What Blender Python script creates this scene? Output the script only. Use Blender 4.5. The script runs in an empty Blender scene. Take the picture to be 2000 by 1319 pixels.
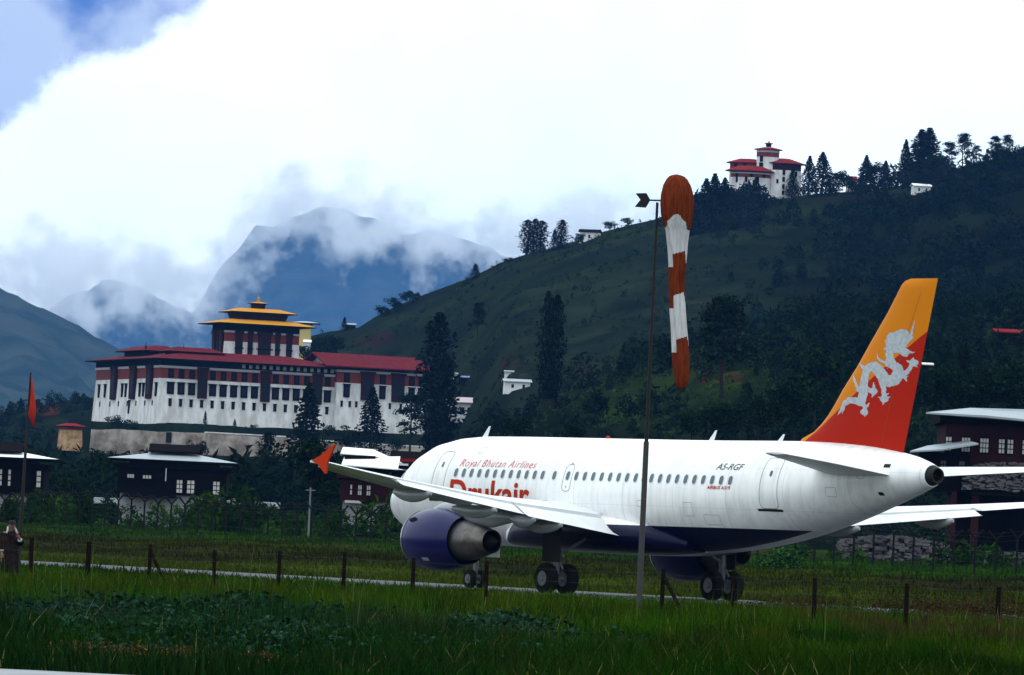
import bpy, math, random
import numpy as np
from math import sin,cos,radians,pi
sc=bpy.context.scene; C=sc.collection
# ---------------------------------------------------------------- camera
F_PX=12501.0; PITCH=0.0332464; ROLL=0.0464747; EYE=1.5416
cd=bpy.data.cameras.new('camera'); cam=bpy.data.objects.new('camera',cd); C.objects.link(cam); sc.camera=cam
cd.sensor_width=36; cd.sensor_fit='HORIZONTAL'; cd.lens=F_PX/2000*36; cd.clip_start=1; cd.clip_end=60000
from mathutils import Matrix, Vector
_F=np.array([0,cos(PITCH),sin(PITCH)]); _U0=np.array([0,-sin(PITCH),cos(PITCH)]); _R0=np.array([1.,0,0])
_R=_R0*cos(ROLL)+_U0*sin(ROLL); _U=-_R0*sin(ROLL)+_U0*cos(ROLL)
m=Matrix.Identity(4)
for i in range(3): m[i][0]=_R[i]; m[i][1]=_U[i]; m[i][2]=-_F[i]
m[2][3]=EYE; cam.matrix_world=m
def W(px,py,Y):
    """world point on the sight line of a photo pixel, at distance Y north of the camera"""
    d=_F*F_PX+_R*(px-1000)-_U*(py-659.5)
    return np.array([d[0]*Y/d[1],Y,EYE+d[2]*Y/d[1]])
# ---------------------------------------------------------------- world, sun
sc.view_settings.view_transform='Standard'; sc.view_settings.look='None'; sc.view_settings.exposure=-.4; sc.view_settings.gamma=1
SUN_EL,SUN_AZ=radians(68),radians(205)
w=bpy.data.worlds.new('World'); sc.world=w; w.use_nodes=True; nt=w.node_tree; nt.nodes.clear()
class NT:
    def __init__(s,nt): s.nt=nt
    def n(s,t,**k):
        o=s.nt.nodes.new(t)
        for a,b in k.items():
            if a[0]=='_': 
                for kk,vv in b.items(): o.inputs[kk].default_value=vv
            else: setattr(o,a,b)
        return o
    def l(s,a,b): s.nt.links.new(a,b); return b
    def val(s,o,i,x):
        if hasattr(x,'is_output') or hasattr(x,'links') : s.nt.links.new(x,o.inputs[i])
        else: o.inputs[i].default_value=x
    def m(s,op,a,b=0.,c=0.,clamp=False):
        o=s.nt.nodes.new('ShaderNodeMath'); o.operation=op; o.use_clamp=clamp
        s.val(o,0,a); s.val(o,1,b)
        if len(o.inputs)>2: s.val(o,2,c)
        return o.outputs[0]
    def noise(s,vec,scale,detail=4,rough=.55,dist=0.):
        o=s.nt.nodes.new('ShaderNodeTexNoise'); s.nt.links.new(vec,o.inputs['Vector'])
        o.inputs['Scale'].default_value=scale;o.inputs['Detail'].default_value=detail;o.inputs['Roughness'].default_value=rough;o.inputs['Distortion'].default_value=dist
        return o.outputs['Fac']
    def rng(s,x,a,b,c=0.,d=1.,smooth=True):
        o=s.nt.nodes.new('ShaderNodeMapRange'); o.interpolation_type='SMOOTHSTEP' if smooth else 'LINEAR'
        s.val(o,0,x)
        for i,v in zip((1,2,3,4),(a,b,c,d)): s.val(o,i,v)
        return o.outputs[0]
    def mix(s,f,a,b):
        o=s.nt.nodes.new('ShaderNodeMix'); o.data_type='RGBA'; s.val(o,0,f)
        for i,v in ((6,a),(7,b)):
            if isinstance(v,tuple): o.inputs[i].default_value=(*v[:3],1)
            else: s.nt.links.new(v,o.inputs[i])
        return o.outputs[2]
    def ramp(s,x,*st):
        o=s.nt.nodes.new('ShaderNodeValToRGB'); s.nt.links.new(x,o.inputs[0]); e=o.color_ramp.elements
        while len(e)<len(st): e.new(.5)
        for q,(p_,c_) in zip(e,st): q.position=p_; q.color=(*c_,1)
        return o.outputs[0]
g=NT(nt)
tc=g.n('ShaderNodeTexCoord'); vec=tc.outputs['Generated']
sky=g.n('ShaderNodeTexSky'); sky.sky_type='NISHITA'; sky.sun_disc=False; sky.sun_elevation=SUN_EL; sky.sun_rotation=SUN_AZ
sky.altitude=2200
sk=nt.nodes.new('ShaderNodeVectorMath'); sk.operation='SCALE'; nt.links.new(sky.outputs[0],sk.inputs[0]); sk.inputs['Scale'].default_value=.15
sep=nt.nodes.new('ShaderNodeSeparateXYZ'); nt.links.new(vec,sep.inputs[0]); X,Y,Z=sep.outputs
big=g.noise(vec,3.2,6,.55); fine=g.noise(vec,28,7,.6); mid=g.noise(vec,9,5,.5)
# break in the clouds, upper left of the valley: direction (-.078,1,.082)
edge_n=g.noise(vec,75,7,.6)
e_=g.m('SUBTRACT',g.m('SUBTRACT',Z,.0618),g.m('MULTIPLY',g.m('ADD',X,.0813),.624))
edge=g.m('ADD',g.m('MULTIPLY',e_,260.),g.m('MULTIPLY',g.m('SUBTRACT',edge_n,.5),5.))
gap=g.m('MULTIPLY',g.m('MULTIPLY',g.rng(edge,.0,1.3),g.rng(e_,.06,.03)),g.rng(Y,.5,.9))
gaps=g.rng(big,.62,.72)
gap=g.m('MAXIMUM',gap,gaps)
thin=g.rng(g.noise(vec,45,5,.5),.4,.62)
gap=g.m('MULTIPLY',gap,g.m('SUBTRACT',1.,g.m('MULTIPLY',thin,.4)))
cl=g.mix(g.rng(big,.35,.6),(2.1,2.12,2.15),(1.5,1.85,1.95))
zen=g.rng(Z,0.,1.,1.,1.1,False)
cs=nt.nodes.new('ShaderNodeVectorMath'); cs.operation='SCALE'; nt.links.new(cl,cs.inputs[0]); nt.links.new(zen,cs.inputs['Scale'])
blue=g.mix(.85,sk.outputs[0],(.05,.19,.8))
col=g.mix(gap,cs.outputs[0],blue)
low=g.rng(Z,-.02,-.004); col=g.mix(low,(.05,.06,.05),col)
bg=g.n('ShaderNodeBackground'); nt.links.new(col,bg.inputs[0]); bg.inputs[1].default_value=1
o=g.n('ShaderNodeOutputWorld'); nt.links.new(bg.outputs[0],o.inputs[0])
sd=bpy.data.lights.new('sun','SUN'); sd.energy=1.4; sd.angle=radians(14); sd.color=(1,.96,.9); so=bpy.data.objects.new('sun',sd); C.objects.link(so)
# sun direction: azimuth measured like the sky texture (clockwise from +Y)
sv=Vector((sin(SUN_AZ)*cos(SUN_EL),cos(SUN_AZ)*cos(SUN_EL),sin(SUN_EL))); so.rotation_euler=sv.to_track_quat('Z','Y').to_euler()
# ---------------------------------------------------------------- helpers
sc.render.engine='CYCLES'
sc.cycles.volume_bounces=40; sc.cycles.max_bounces=44; sc.cycles.glossy_bounces=4; sc.cycles.transmission_bounces=4; sc.cycles.diffuse_bounces=3; sc.cycles.volume_step_rate=1.0; sc.cycles.volume_max_steps=64
sc.cycles.use_denoising=True; sc.cycles.caustics_reflective=False; sc.cycles.caustics_refractive=False
def fbm(x,y,oct=5,seed=0,gain=.5):
    x=np.asarray(x,float);y=np.asarray(y,float)
    r=np.zeros(np.broadcast(x,y).shape);a=1.;rs=np.random.RandomState(seed);tot=0
    for i in range(oct):
        T=rs.rand(256,256);xx=x*2**i+rs.rand()*50;yy=y*2**i+rs.rand()*50
        xi=np.floor(xx).astype(int);yi=np.floor(yy).astype(int);fx=xx-xi;fy=yy-yi;fx=fx*fx*(3-2*fx);fy=fy*fy*(3-2*fy)
        g_=lambda i_,j_:T[i_&255,j_&255]
        r=r+a*((g_(xi,yi)*(1-fx)+g_(xi+1,yi)*fx)*(1-fy)+(g_(xi,yi+1)*(1-fx)+g_(xi+1,yi+1)*fx)*fy);tot+=a;a*=gain
    return r/tot
def sstep(a,b,x):
    t=np.clip((np.asarray(x,float)-a)/(b-a),0,1); return t*t*(3-2*t)
def pmat(name,col,rough=.8,spec=.3,var=0.,vscale=3.,bump=0.,bscale=20.,metal=0.,col2=None,attr=None,coat=0.,stretch=None):
    mt=bpy.data.materials.new(name); mt.use_nodes=True; n=NT(mt.node_tree); b=mt.node_tree.nodes['Principled BSDF']
    b.inputs['Roughness'].default_value=rough; b.inputs['Specular IOR Level'].default_value=spec; b.inputs['Metallic'].default_value=metal
    if coat: b.inputs['Coat Weight'].default_value=coat; b.inputs['Coat Roughness'].default_value=.12
    tc=n.n('ShaderNodeTexCoord'); v=tc.outputs['Object']
    if stretch:
        mp=n.n('ShaderNodeMapping'); n.l(v,mp.inputs[0]); mp.inputs['Scale'].default_value=stretch; v=mp.outputs[0]
    if attr:
        a=n.n('ShaderNodeAttribute',attribute_name=attr); base=a.outputs['Color']
        if var:
            f=n.rng(n.noise(v,vscale,5,.6),.3,.7,1-var,1+var,False); s=n.n('ShaderNodeVectorMath',operation='SCALE'); n.l(base,s.inputs[0]); n.l(f,s.inputs['Scale']); base=s.outputs[0]
        n.l(base,b.inputs['Base Color'])
    elif var:
        c2=col2 or tuple(c*(1-var) for c in col)
        n.l(n.mix(n.rng(n.noise(v,vscale,6,.62),.35,.65),col,c2),b.inputs['Base Color'])
    else: b.inputs['Base Color'].default_value=(*col,1)
    if bump:
        bp=n.n('ShaderNodeBump'); bp.inputs['Strength'].default_value=bump; bp.inputs['Distance'].default_value=.02
        n.l(n.noise(v,bscale,5,.6),bp.inputs['Height']); n.l(bp.outputs[0],b.inputs['Normal'])
    return mt
def tag(o,label=None,cat=None,group=None,kind=None):
    if label: o['label']=label
    if cat: o['category']=cat
    if group: o['group']=group
    if kind: o['kind']=kind
    return o
def thing(name,label,cat,loc=(0,0,0),rz=0,group=None):
    o=bpy.data.objects.new(name,None); C.objects.link(o); o.location=loc; o.rotation_euler=(0,0,rz); o.empty_display_size=.5
    return tag(o,label,cat,group)
def link(name,me,parent=None,kind=None,mt=None):
    if mt is not None: 
        for q in (mt if isinstance(mt,(list,tuple)) else [mt]): me.materials.append(q)
    o=bpy.data.objects.new(name,me); C.objects.link(o); o.parent=parent
    if kind: o['kind']=kind
    return o
def mesh(name,V,Fc,mt=None,parent=None,smooth=False,kind=None,mi=None):
    me=bpy.data.meshes.new(name); me.from_pydata([tuple(map(float,v)) for v in V],[],[tuple(f) for f in Fc]); me.update()
    if smooth: me.polygons.foreach_set('use_smooth',[True]*len(me.polygons))
    if mi is not None: me.polygons.foreach_set('material_index',mi)
    return link(name,me,parent,kind,mt)
def qmesh(name,V,Fa,mt=None,parent=None,kind=None,col=None,smooth=False):
    """fast mesh from numpy: V (n,3), Fa (m,k); col (m,3) one colour per face"""
    V=np.ascontiguousarray(V,dtype=np.float32);Fa=np.ascontiguousarray(Fa,dtype=np.int32);m_,k=Fa.shape
    me=bpy.data.meshes.new(name); me.vertices.add(len(V)); me.vertices.foreach_set('co',V.ravel())
    me.loops.add(m_*k); me.loops.foreach_set('vertex_index',Fa.ravel()); me.polygons.add(m_)
    me.polygons.foreach_set('loop_start',np.arange(m_,dtype=np.int32)*k)
    me.update(calc_edges=True)
    if smooth: me.polygons.foreach_set('use_smooth',np.ones(m_,bool))
    if col is not None:
        a=me.attributes.new('col','FLOAT_COLOR','FACE'); c=np.ones((m_,4),np.float32); c[:,:3]=col; a.data.foreach_set('color',c.ravel())
    return link(name,me,parent,kind,mt)
BOXF=[(3,2,1,0),(4,5,6,7),(0,1,5,4),(1,2,6,5),(2,3,7,6),(3,0,4,7)]
def boxv(a,b):
    x0,y0,z0=a;x1,y1,z1=b
    return [(x0,y0,z0),(x1,y0,z0),(x1,y1,z0),(x0,y1,z0),(x0,y0,z1),(x1,y0,z1),(x1,y1,z1),(x0,y1,z1)]
def box(name,a,b,mt,parent=None,kind=None): return mesh(name,boxv(a,b),BOXF,mt,parent,kind=kind)
_unit={}
def ubox(name,a,b,mt,parent):
    """a box from a shared unit cube"""
    k=(name.split('.')[0],mt.name)
    if k not in _unit:
        me=bpy.data.meshes.new(name); me.from_pydata(boxv((0,0,0),(1,1,1)),[],BOXF); me.materials.append(mt); _unit[k]=me
    o=bpy.data.objects.new(name,_unit[k]); C.objects.link(o); o.parent=parent; o.location=a; o.scale=tuple(max(b[i]-a[i],1e-3) for i in range(3)); return o
def loft(name,loops,mt,parent=None,caps=True,smooth=True,closed=True,mi=None):
    n=len(loops[0]);V=[v for l in loops for v in l];Fc=[]
    for j in range(len(loops)-1):
        for i in range(n if closed else n-1):
            k=(i+1)%n; Fc.append((j*n+i,j*n+k,(j+1)*n+k,(j+1)*n+i))
    if caps: Fc.append(tuple(range(n-1,-1,-1))); Fc.append(tuple(len(V)-n+i for i in range(n)))
    o=mesh(name,V,Fc,mt,parent,smooth); me=o.data
    import bmesh
    bm=bmesh.new(); bm.from_mesh(me); bmesh.ops.recalc_face_normals(bm,faces=bm.faces); bm.to_mesh(me); bm.free()
    if smooth: me.set_sharp_from_angle(angle=radians(40))
    return o
def tube(name,pts,r,mt,parent=None,n=8,caps=True):
    pts=[Vector(p) for p in pts]; rr=r if isinstance(r,(list,tuple)) else [r]*len(pts); loops=[]
    for i,p in enumerate(pts):
        t=(pts[min(i+1,len(pts)-1)]-pts[max(i-1,0)]).normalized(); a=Vector((0,0,1)) if abs(t.z)<.9 else Vector((1,0,0))
        u=t.cross(a).normalized(); v=t.cross(u).normalized()
        loops.append([p+(u*cos(2*pi*k/n)+v*sin(2*pi*k/n))*rr[i] for k in range(n)])
    return loft(name,loops,mt,parent,caps)
def revolve(name,prof,c,mt,parent=None,n=32,caps=False,axis='x'):
    loops=[]
    for x,r in prof:
        if axis=='x': loops.append([(x,c[0]+r*cos(2*pi*k/n),c[1]+r*sin(2*pi*k/n)) for k in range(n)])
        elif axis=='y': loops.append([(c[0]+r*cos(2*pi*k/n),x,c[1]+r*sin(2*pi*k/n)) for k in range(n)])
        else: loops.append([(c[0]+r*cos(2*pi*k/n),c[1]+r*sin(2*pi*k/n),x) for k in range(n)])
    return loft(name,loops,mt,parent,caps)
# ---------------------------------------------------------------- terrain heights
TH=.975769; PX0,PY0=-3.81960,252.970        # taxiing direction and nose position of the aircraft
hx,hy=-cos(TH),sin(TH); lx,ly=-sin(TH),-cos(TH)
def track(x,y):   # distance along and across the taxiway (port positive)
    dx_=x-PX0;dy_=y-PY0; return dx_*hx+dy_*hy, dx_*lx+dy_*ly
def ground(x,y):
    x=np.asarray(x,float);y=np.asarray(y,float)
    s,t=track(x,y); t=-t         # t grows away from the camera
    rise=sstep(22,52,t)*.9+sstep(50,85,t)*.7+sstep(85,400,t)*2.2
    b=(fbm(x/7,y/11,3,5)-.5)*.9*sstep(12,30,t)*(1-.6*sstep(90,200,t))+(fbm(x/3.,y/5.,3,8)-.5)*.28*sstep(12,24,np.abs(t))*sstep(70,78,y)
    far=sstep(700,1700,y)*4
    return rise+b+far
class Hill:
    def __init__(s,sky,Yr,foot,zf,amp,seed,drop=1.,prof=1.1,fz=None):
        q=[W(a,b,Yr) for a,b in sky]; s.az=np.array([v[0]/v[1] for v in q]); s.z=np.array([v[2] for v in q]); s.Yr=Yr
        s.fa=np.array([(a-1000)/12500. for a,b in foot]); s.fY=np.array([float(b) for a,b in foot]); s.zf=zf;s.amp=amp;s.seed=seed;s.drop=drop;s.prof=prof
    def __call__(s,x,y):
        x=np.asarray(x,float);y=np.maximum(np.asarray(y,float),50.);A=x/y
        ZR=np.interp(A,s.az,s.z);Yf=np.interp(A,s.fa,s.fY);T=(y-Yf)/(s.Yr-Yf);u=np.clip(T,0,1)
        z=s.zf+(ZR-s.zf)*u**s.prof
        m_=np.sin(pi*u)**.6
        rid=1-np.abs(2*fbm(x/(s.amp*8)+y/(s.amp*30),y/(s.amp*15)-x/(s.amp*30),4,s.seed)-1)*2
        z=z+(rid-.55)*s.amp*1.1*m_+(fbm(x/(s.amp*3),y/(s.amp*4),5,s.seed+3)-.5)*s.amp*.55*m_
        z=np.where(T>1,ZR-(T-1)*(ZR-s.zf)*s.drop*1.5,z)
        return np.where(T<=0,-50.+0*z,z)
hillA=Hill([(300,860),(480,800),(556,745),(572,690),(590,664),(612,655),(640,648),(700,640),(740,614),(810,582),(870,560),(920,542),(980,512),(1040,493),(1100,479),(1180,452),(1240,437),(1300,425),(1420,400),(1500,392),(1560,383),(1600,378),(1700,372),(1760,362),(1830,343),(1880,325),(1950,308),(2000,298),(2150,262),(2500,190),(3400,60)],2250,[(300,1900),(800,1850),(900,1500),(1000,1150),(3400,1000)],6,11,11)
hillB=Hill([(700,960),(900,885),(1000,835),(1080,783),(1160,740),(1240,698),(1330,668),(1420,648),(1600,625),(1800,610),(2000,590),(2400,540),(3200,420)],1300,[(700,1250),(900,950),(1000,760),(3200,640)],4,7,23,prof=.95)
hillL=Hill([(-1500,500),(-600,700),(-200,780),(0,806),(60,796),(110,784),(200,776),(300,780),(420,800),(700,850)],2150,[(-1500,1500),(700,1500)],6,6,31,prof=.8)
DZ0=W(305,831,1650)
def terrace(x,y):
    x=np.asarray(x,float);y=np.asarray(y,float);A=x/np.maximum(y,50)*12500+1000
    top=DZ0[2]-.3+.0011*np.clip(A-300,0,700)+(fbm(x/9,y/9,3,3)-.5)*.9*sstep(1625,1600,y)
    Yw=np.interp(A,[130,178,402,562,830,900],[1614,1612,1596,1602.5,1612,1612])
    low=(top-8.+.002*(A-300))*sstep(1385,Yw-8,y)
    wall_=(sstep(135,175,A)*(1-sstep(820,900,A)))
    up=top*sstep(1385,Yw+2,y)**1.2
    z=np.where(y>Yw+1.6,top,np.where(y>Yw+.4,low*wall_+up*(1-wall_),low*wall_+up*(1-wall_)))
    return np.where((A>20)&(A<1010),z*sstep(20,150,A)*(1-.75*sstep(850,980,A))*(1-sstep(1760,1900,y)),-50.)
def H(x,y): return np.maximum.reduce([ground(x,y),hillA(x,y),hillB(x,y),hillL(x,y),terrace(x,y)])
def hit(px,py,Y0=290,Y1=2700,step=2.):
    Ys=np.arange(Y0,Y1,step);d=_F*F_PX+_R*(px-1000)-_U*(py-659.5)
    x=d[0]*Ys/d[1];z=EYE+d[2]*Ys/d[1];h_=H(x,Ys);k=np.nonzero(h_>=z)[0]
    i=k[0] if len(k) else int(np.argmin(z-h_))
    return np.array([x[i],Ys[i],h_[i]])
# ---------------------------------------------------------------- ground
def soilcol(x,y):
    """colour of the open ground"""
    s,t=track(x,y);t=-t
    g1=np.array([.03,.065,.006]);g2=np.array([.07,.095,.008]);br=np.array([.06,.04,.02]);dk=np.array([.02,.034,.014]);lush=np.array([.030,.085,.008])
    n1=sstep(.38,.62,fbm(x/9,y/16,4,41))[...,None];n2=sstep(.5,.66,fbm(x/4,y/9,4,42))[...,None];n3=sstep(.45,.6,fbm(x/2.,y/4,4,43))[...,None]
    c=g1*(1-n1)+dk*n1; c=c*(1-.5*n2)+br*.5*n2
    mow=(sstep(9,12,t)*(1-sstep(28,40,t)))[...,None]; c=c*(1-mow)+(g2*(1-.3*n3)+.3*n3*g1)*mow
    band=(sstep(30,42,t)*(1-sstep(52,66,t)))[...,None]; c=c*(1-band)+(br*.4*n1+g1*.3*n1+g2*.6*(1-n1))*band
    up=(sstep(60,74,t)*(1-sstep(95,140,t)))[...,None]; c=c*(1-up)+(lush*(1-.5*n1)+.5*n1*dk)*up
    return c*.45
gx=np.concatenate([-np.geomspace(4500,70,40),np.linspace(-68,68,210),np.geomspace(70,4500,40)])
gy=np.concatenate([np.linspace(-58,60,16),np.linspace(64,470,300),np.geomspace(475,18900,100)])
GX,GY=np.meshgrid(gx,gy);GZ=ground(GX,GY)
n_=len(gx);I=(np.arange(len(gy)-1)[:,None]*n_+np.arange(n_-1)[None]).ravel();GF=np.stack([I,I+1,I+1+n_,I+n_],-1)
V=np.stack([GX,GY,GZ],-1).reshape(-1,3);cc=V[GF].mean(1)
gm=pmat('ground_soil',(0,0,0),1.,0.,var=.35,vscale=1.5,attr='col',bump=.6,bscale=3.)
qmesh('ground',V,GF,gm,kind='structure',col=soilcol(cc[:,0],cc[:,1]),smooth=True)
# taxiway and the road edge at the bottom left
asph=pmat('asphalt',(.06,.065,.075),.8,.25,var=.5,vscale=.25,col2=(.035,.037,.042),bump=.2,bscale=30)
def strip(name,t0,t1,s0,s1,dz,mt,n=90,wob=0.):
    ss=np.linspace(s0,s1,n);P=[]
    for t in (t0,t1):
        w_=(fbm(ss/3.,ss*0+t,3,int(abs(t)*7)+1)-.5)*wob
        P.append(np.stack([PX0+hx*ss-lx*(t+w_),PY0+hy*ss-ly*(t+w_),0*ss+dz],-1))
    V=np.concatenate(P);F_=[(i,i+1,n+i+1,n+i) for i in range(n-1)]
    return mesh(name,V,F_,mt,kind='structure')
strip('taxiway',-9.5,10.5,-150,260,.02,asph,wob=.5)
strip('taxiway_edge_line',-8.6,-8.35,-150,260,.026,pmat('worn_line_paint',(.5,.42,.1),.7,.2,var=.5,vscale=2.))
conc=pmat('pale_road',(.27,.28,.31),.7,.3,var=.25,vscale=1.2,bump=.3,bscale=25)
rx=np.linspace(-30,2.2,60);ry=68.3-.11*(rx+5.4)+(fbm(rx*1.2,rx*0,4,9)-.5)*.9
mesh('road',[(a,40,.03) for a in rx]+[(a,b,.03) for a,b in zip(rx,ry)],[(i,i+1,60+i+1,60+i) for i in range(59)],conc,kind='structure')
# ---------------------------------------------------------------- hills
def hillmesh(name,hl,a0,a1,na,Y0,Y1,ny,colf,mt,skirt=2.5):
    az=(np.linspace(a0,a1,na)-1000)/12500.;Yg=np.linspace(Y0,Y1,ny);A,YY=np.meshgrid(az,Yg);X_=A*YY;Z_=hl(X_,YY)
    Z_=np.maximum(Z_,-1.5)
    V=np.stack([X_,YY,Z_],-1).reshape(-1,3);I=(np.arange(ny-1)[:,None]*na+np.arange(na-1)[None]).ravel();Fa=np.stack([I,I+1,I+1+na,I+na],-1)
    keep=V[Fa][:,:,2].max(1)>-1.4;Fa=Fa[keep];c=V[Fa].mean(1)
    return qmesh(name,V,Fa,mt,kind='structure',col=colf(c[:,0],c[:,1],c[:,2]),smooth=True)
hm_=pmat('hillside',(0,0,0),1.,0.,var=.45,vscale=.06,attr='col',bump=1.,bscale=.5)
def pxof(x,y,z):
    d=np.stack([x,y,z-EYE],-1);zz=d@_F; return 1000+F_PX*(d@_R)/zz, 659.5-F_PX*(d@_U)/zz
def blob(px,py,cx,cy,rx_,ry_): return np.exp(-((px-cx)/rx_)**2-((py-cy)/ry_)**2)
def colA(x,y,z):
    n1=sstep(.35,.65,fbm(x/30,y/40,5,51))[:,None];n2=sstep(.5,.62,fbm(x/12,y/18,5,52))[:,None];n3=fbm(x/20+z/9,y/60,5,53)
    c=np.array([.03,.048,.024])*(1-n1)+np.array([.02,.034,.02])*n1; c=c*(1-.55*n2)+np.array([.04,.06,.02])*.55*n2
    px,py=pxof(x,y,z)
    red=blob(px,py,1140,722,70,12)+blob(px,py,1000,712,40,8)+blob(px,py,730,668,55,22)*.8+blob(px,py,790,650,50,26)*.5+blob(px,py,800,600,30,10)*.3
    red=(sstep(.36,.7,red*.75*(.3+1.4*fbm(x/7,y/12+z/6,4,57))))[:,None]*.6; c=c*(1-red)+np.array([.085,.024,.02])*red
    pth=np.exp(-((py-(735-.02*(px-880)+4*np.sin(px/23)))/2.2)**2)*(px>860)*(px<1060)+np.exp(-((py-(560+.16*(px-1200)+7*np.sin(px/41)))/2.)**2)*(px>1120)*(px<1640)*.5+np.exp(-((py-(478-.12*(px-1200)+5*np.sin(px/33)))/1.6)**2)*(px>1180)*(px<1480)*.45
    pth=np.clip(pth,0,1)[:,None]*.7;c=c*(1-pth)+np.array([.075,.06,.045])*pth
    lt=np.clip(blob(px,py,1500,415,160,16)+blob(px,py,1760,372,50,10)+blob(px,py,1180,460,80,12)*.6+blob(px,py,760,622,60,8),0,1)[:,None]*(.4+.6*n2); c=c*(1-lt)+np.array([.042,.07,.02])*lt
    wall=blob(px,py,1600,388,110,6)[:,None]*.6*n1; c=c*(1-wall)+np.array([.06,.05,.045])*wall
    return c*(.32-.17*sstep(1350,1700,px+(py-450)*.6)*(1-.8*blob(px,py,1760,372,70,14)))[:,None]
def colB(x,y,z):
    n1=sstep(.35,.65,fbm(x/20,y/30,5,61))[:,None];n2=sstep(.45,.6,fbm(x/8,y/12,5,62))[:,None];n3=fbm(x/10,y/20,5,63)
    c=np.array([.024,.042,.018])*(1-n1)+np.array([.012,.022,.012])*n1
    px,py=pxof(x,y,z)
    lt=np.clip(blob(px,py,1300,770,120,45)+blob(px,py,1400,740,90,22)+blob(px,py,1180,800,80,30)*.7+blob(px,py,1900,760,120,25)*.8,0,1)[:,None]*(.3+.7*n2); c=c*(1-lt)+np.array([.05,.095,.018])*lt
    red=sstep(.35,.55,blob(px,py,1400,738,60,8)*(.4+n3))[:,None]*.7;c=c*(1-red)+np.array([.11,.04,.02])*red
    return c*.27
def colL(x,y,z):
    n1=sstep(.35,.65,fbm(x/20,y/30,5,71))[:,None]; c=np.array([.022,.04,.018])*(1-n1)+np.array([.014,.024,.013])*n1
    px,py=pxof(x,y,z); red=sstep(.3,.6,blob(px,py,95,800,28,16))[:,None]*.8; c=c*(1-red)+np.array([.12,.035,.022])*red
    return c*.33
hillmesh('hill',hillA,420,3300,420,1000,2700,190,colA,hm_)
hillmesh('hill_spur',hillB,700,3100,360,640,1500,120,colB,hm_)
hillmesh('hill_left',hillL,-1500,700,150,1500,2400,60,colL,hm_)
hillmesh('hill_terrace',terrace,20,1009,260,1370,1900,420,colL,hm_)
mf=pmat('mountain_forest',(.014,.026,.02),1.,0.,var=.7,vscale=.008,col2=(.035,.045,.035),bump=1.,bscale=.02)
def ridge(name,sky,Yr,Yf,zf,amp,mt,seed,nx=240,ny=90,back=1500):
    sw=[W(a,b,Yr) for a,b in sky]; az=np.array([q[0]/q[1] for q in sw]);zz=np.array([q[2] for q in sw])
    a=np.linspace(az[0],az[-1],nx); t=np.concatenate([np.linspace(0,1,ny),1+np.linspace(.1,1,8)]);A,T=np.meshgrid(a,t)
    Yg=np.where(T<=1,Yf+(Yr-Yf)*T,Yr+(T-1)*back);Xg=A*Yg; ZR=np.interp(A,az,zz)+ (fbm(A*220,A*0,6,seed+9,.55)-.5)*min(amp*.8,70)*(.35 if amp<60 else 1)
    s=np.clip(T,0,1);Zg=zf+(ZR-zf)*(s**1.1)
    rid=1-np.abs(2*fbm(Xg/(amp*5)+Yg/(amp*16),Yg/(amp*14),5,seed)-1)*2
    Zg=Zg+(rid-.5)*amp*1.3*np.sin(s*pi)**.5*(T<1)+(fbm(Xg/(amp*1.5)+9,Yg/(amp*2),5,seed+3)-.5)*amp*.5*(s>.02)
    Zg=np.where(T>1,ZR-(T-1)*(ZR-zf),Zg)
    V=np.stack([Xg,Yg,Zg],-1).reshape(-1,3);n2=len(t);I=(np.arange(n2-1)[:,None]*nx+np.arange(nx-1)[None]).ravel()
    return qmesh(name,V,np.stack([I,I+1,I+1+nx,I+nx],-1),mt,kind='structure',smooth=True)
ridge('mountain_near',[(-1800,350),(-900,470),(-300,500),(-100,535),(0,563),(60,590),(130,622),(200,655),(270,690),(400,770),(600,880)],9000,6300,3,44,mf,1)
ridge('mountain_left',[(-2500,420),(-1200,560),(-600,600),(-300,640),(0,650),(90,612),(180,565),(240,540),(300,566),(380,612),(440,645),(520,700),(700,800)],21300,19300,0,100,mf,2)
ridge('mountain_middle',[(250,740),(330,660),(400,580),(440,520),(500,462),(560,428),(640,400),(720,425),(800,452),(900,478),(960,500),(1050,520),(1250,590),(1700,700),(3200,820)],22300,20100,0,140,mf,3)
# air
hz=bpy.data.materials.new('haze'); hz.use_nodes=True; h=NT(hz.node_tree); hz.node_tree.nodes.clear()
pv=h.n('ShaderNodeVolumePrincipled'); pv.inputs['Color'].default_value=(.12,.38,1,1); pv.inputs['Density'].default_value=0.000023; pv.inputs['Anisotropy'].default_value=0
oo=h.n('ShaderNodeOutputMaterial'); h.l(pv.outputs[0],oo.inputs['Volume'])
box('haze',(-4600,-62,-3.5),(4600,19000,950),hz,kind='stuff')
# low clouds hanging on the mountains
cm=bpy.data.materials.new('cloud'); cm.use_nodes=True; h=NT(cm.node_tree); cm.node_tree.nodes.clear()
geo=h.n('ShaderNodeNewGeometry'); sp=h.n('ShaderNodeSeparateXYZ'); h.l(geo.outputs['Position'],sp.inputs[0]); x,y,z=sp.outputs
sclv=h.n('ShaderNodeVectorMath',operation='SCALE'); h.l(geo.outputs['Position'],sclv.inputs[0]); sclv.inputs['Scale'].default_value=.001
n1=h.noise(sclv.outputs[0],4.05,7,.66)
xn=h.m('MULTIPLY',x,1/1000.)
def pw(pts,x0=-2.3,x1=.9,y1=1600):
    c=h.n('ShaderNodeFloatCurve'); cu=c.mapping.curves[0]; P=[((a-x0)/(x1-x0),b/y1) for a,b in pts]
    while len(cu.points)<len(P): cu.points.new(.5,.5)
    for q,(a,b) in zip(cu.points,P): q.location=(a,b)
    c.mapping.update(); h.val(c,1,h.m('MULTIPLY',h.m('SUBTRACT',xn,x0),1/(x1-x0))); return h.m('MULTIPLY',c.outputs[0],y1)
def P(px,py,Y=19500): q=W(px,py,Y); return (q[0]/1000,q[2])
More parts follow.
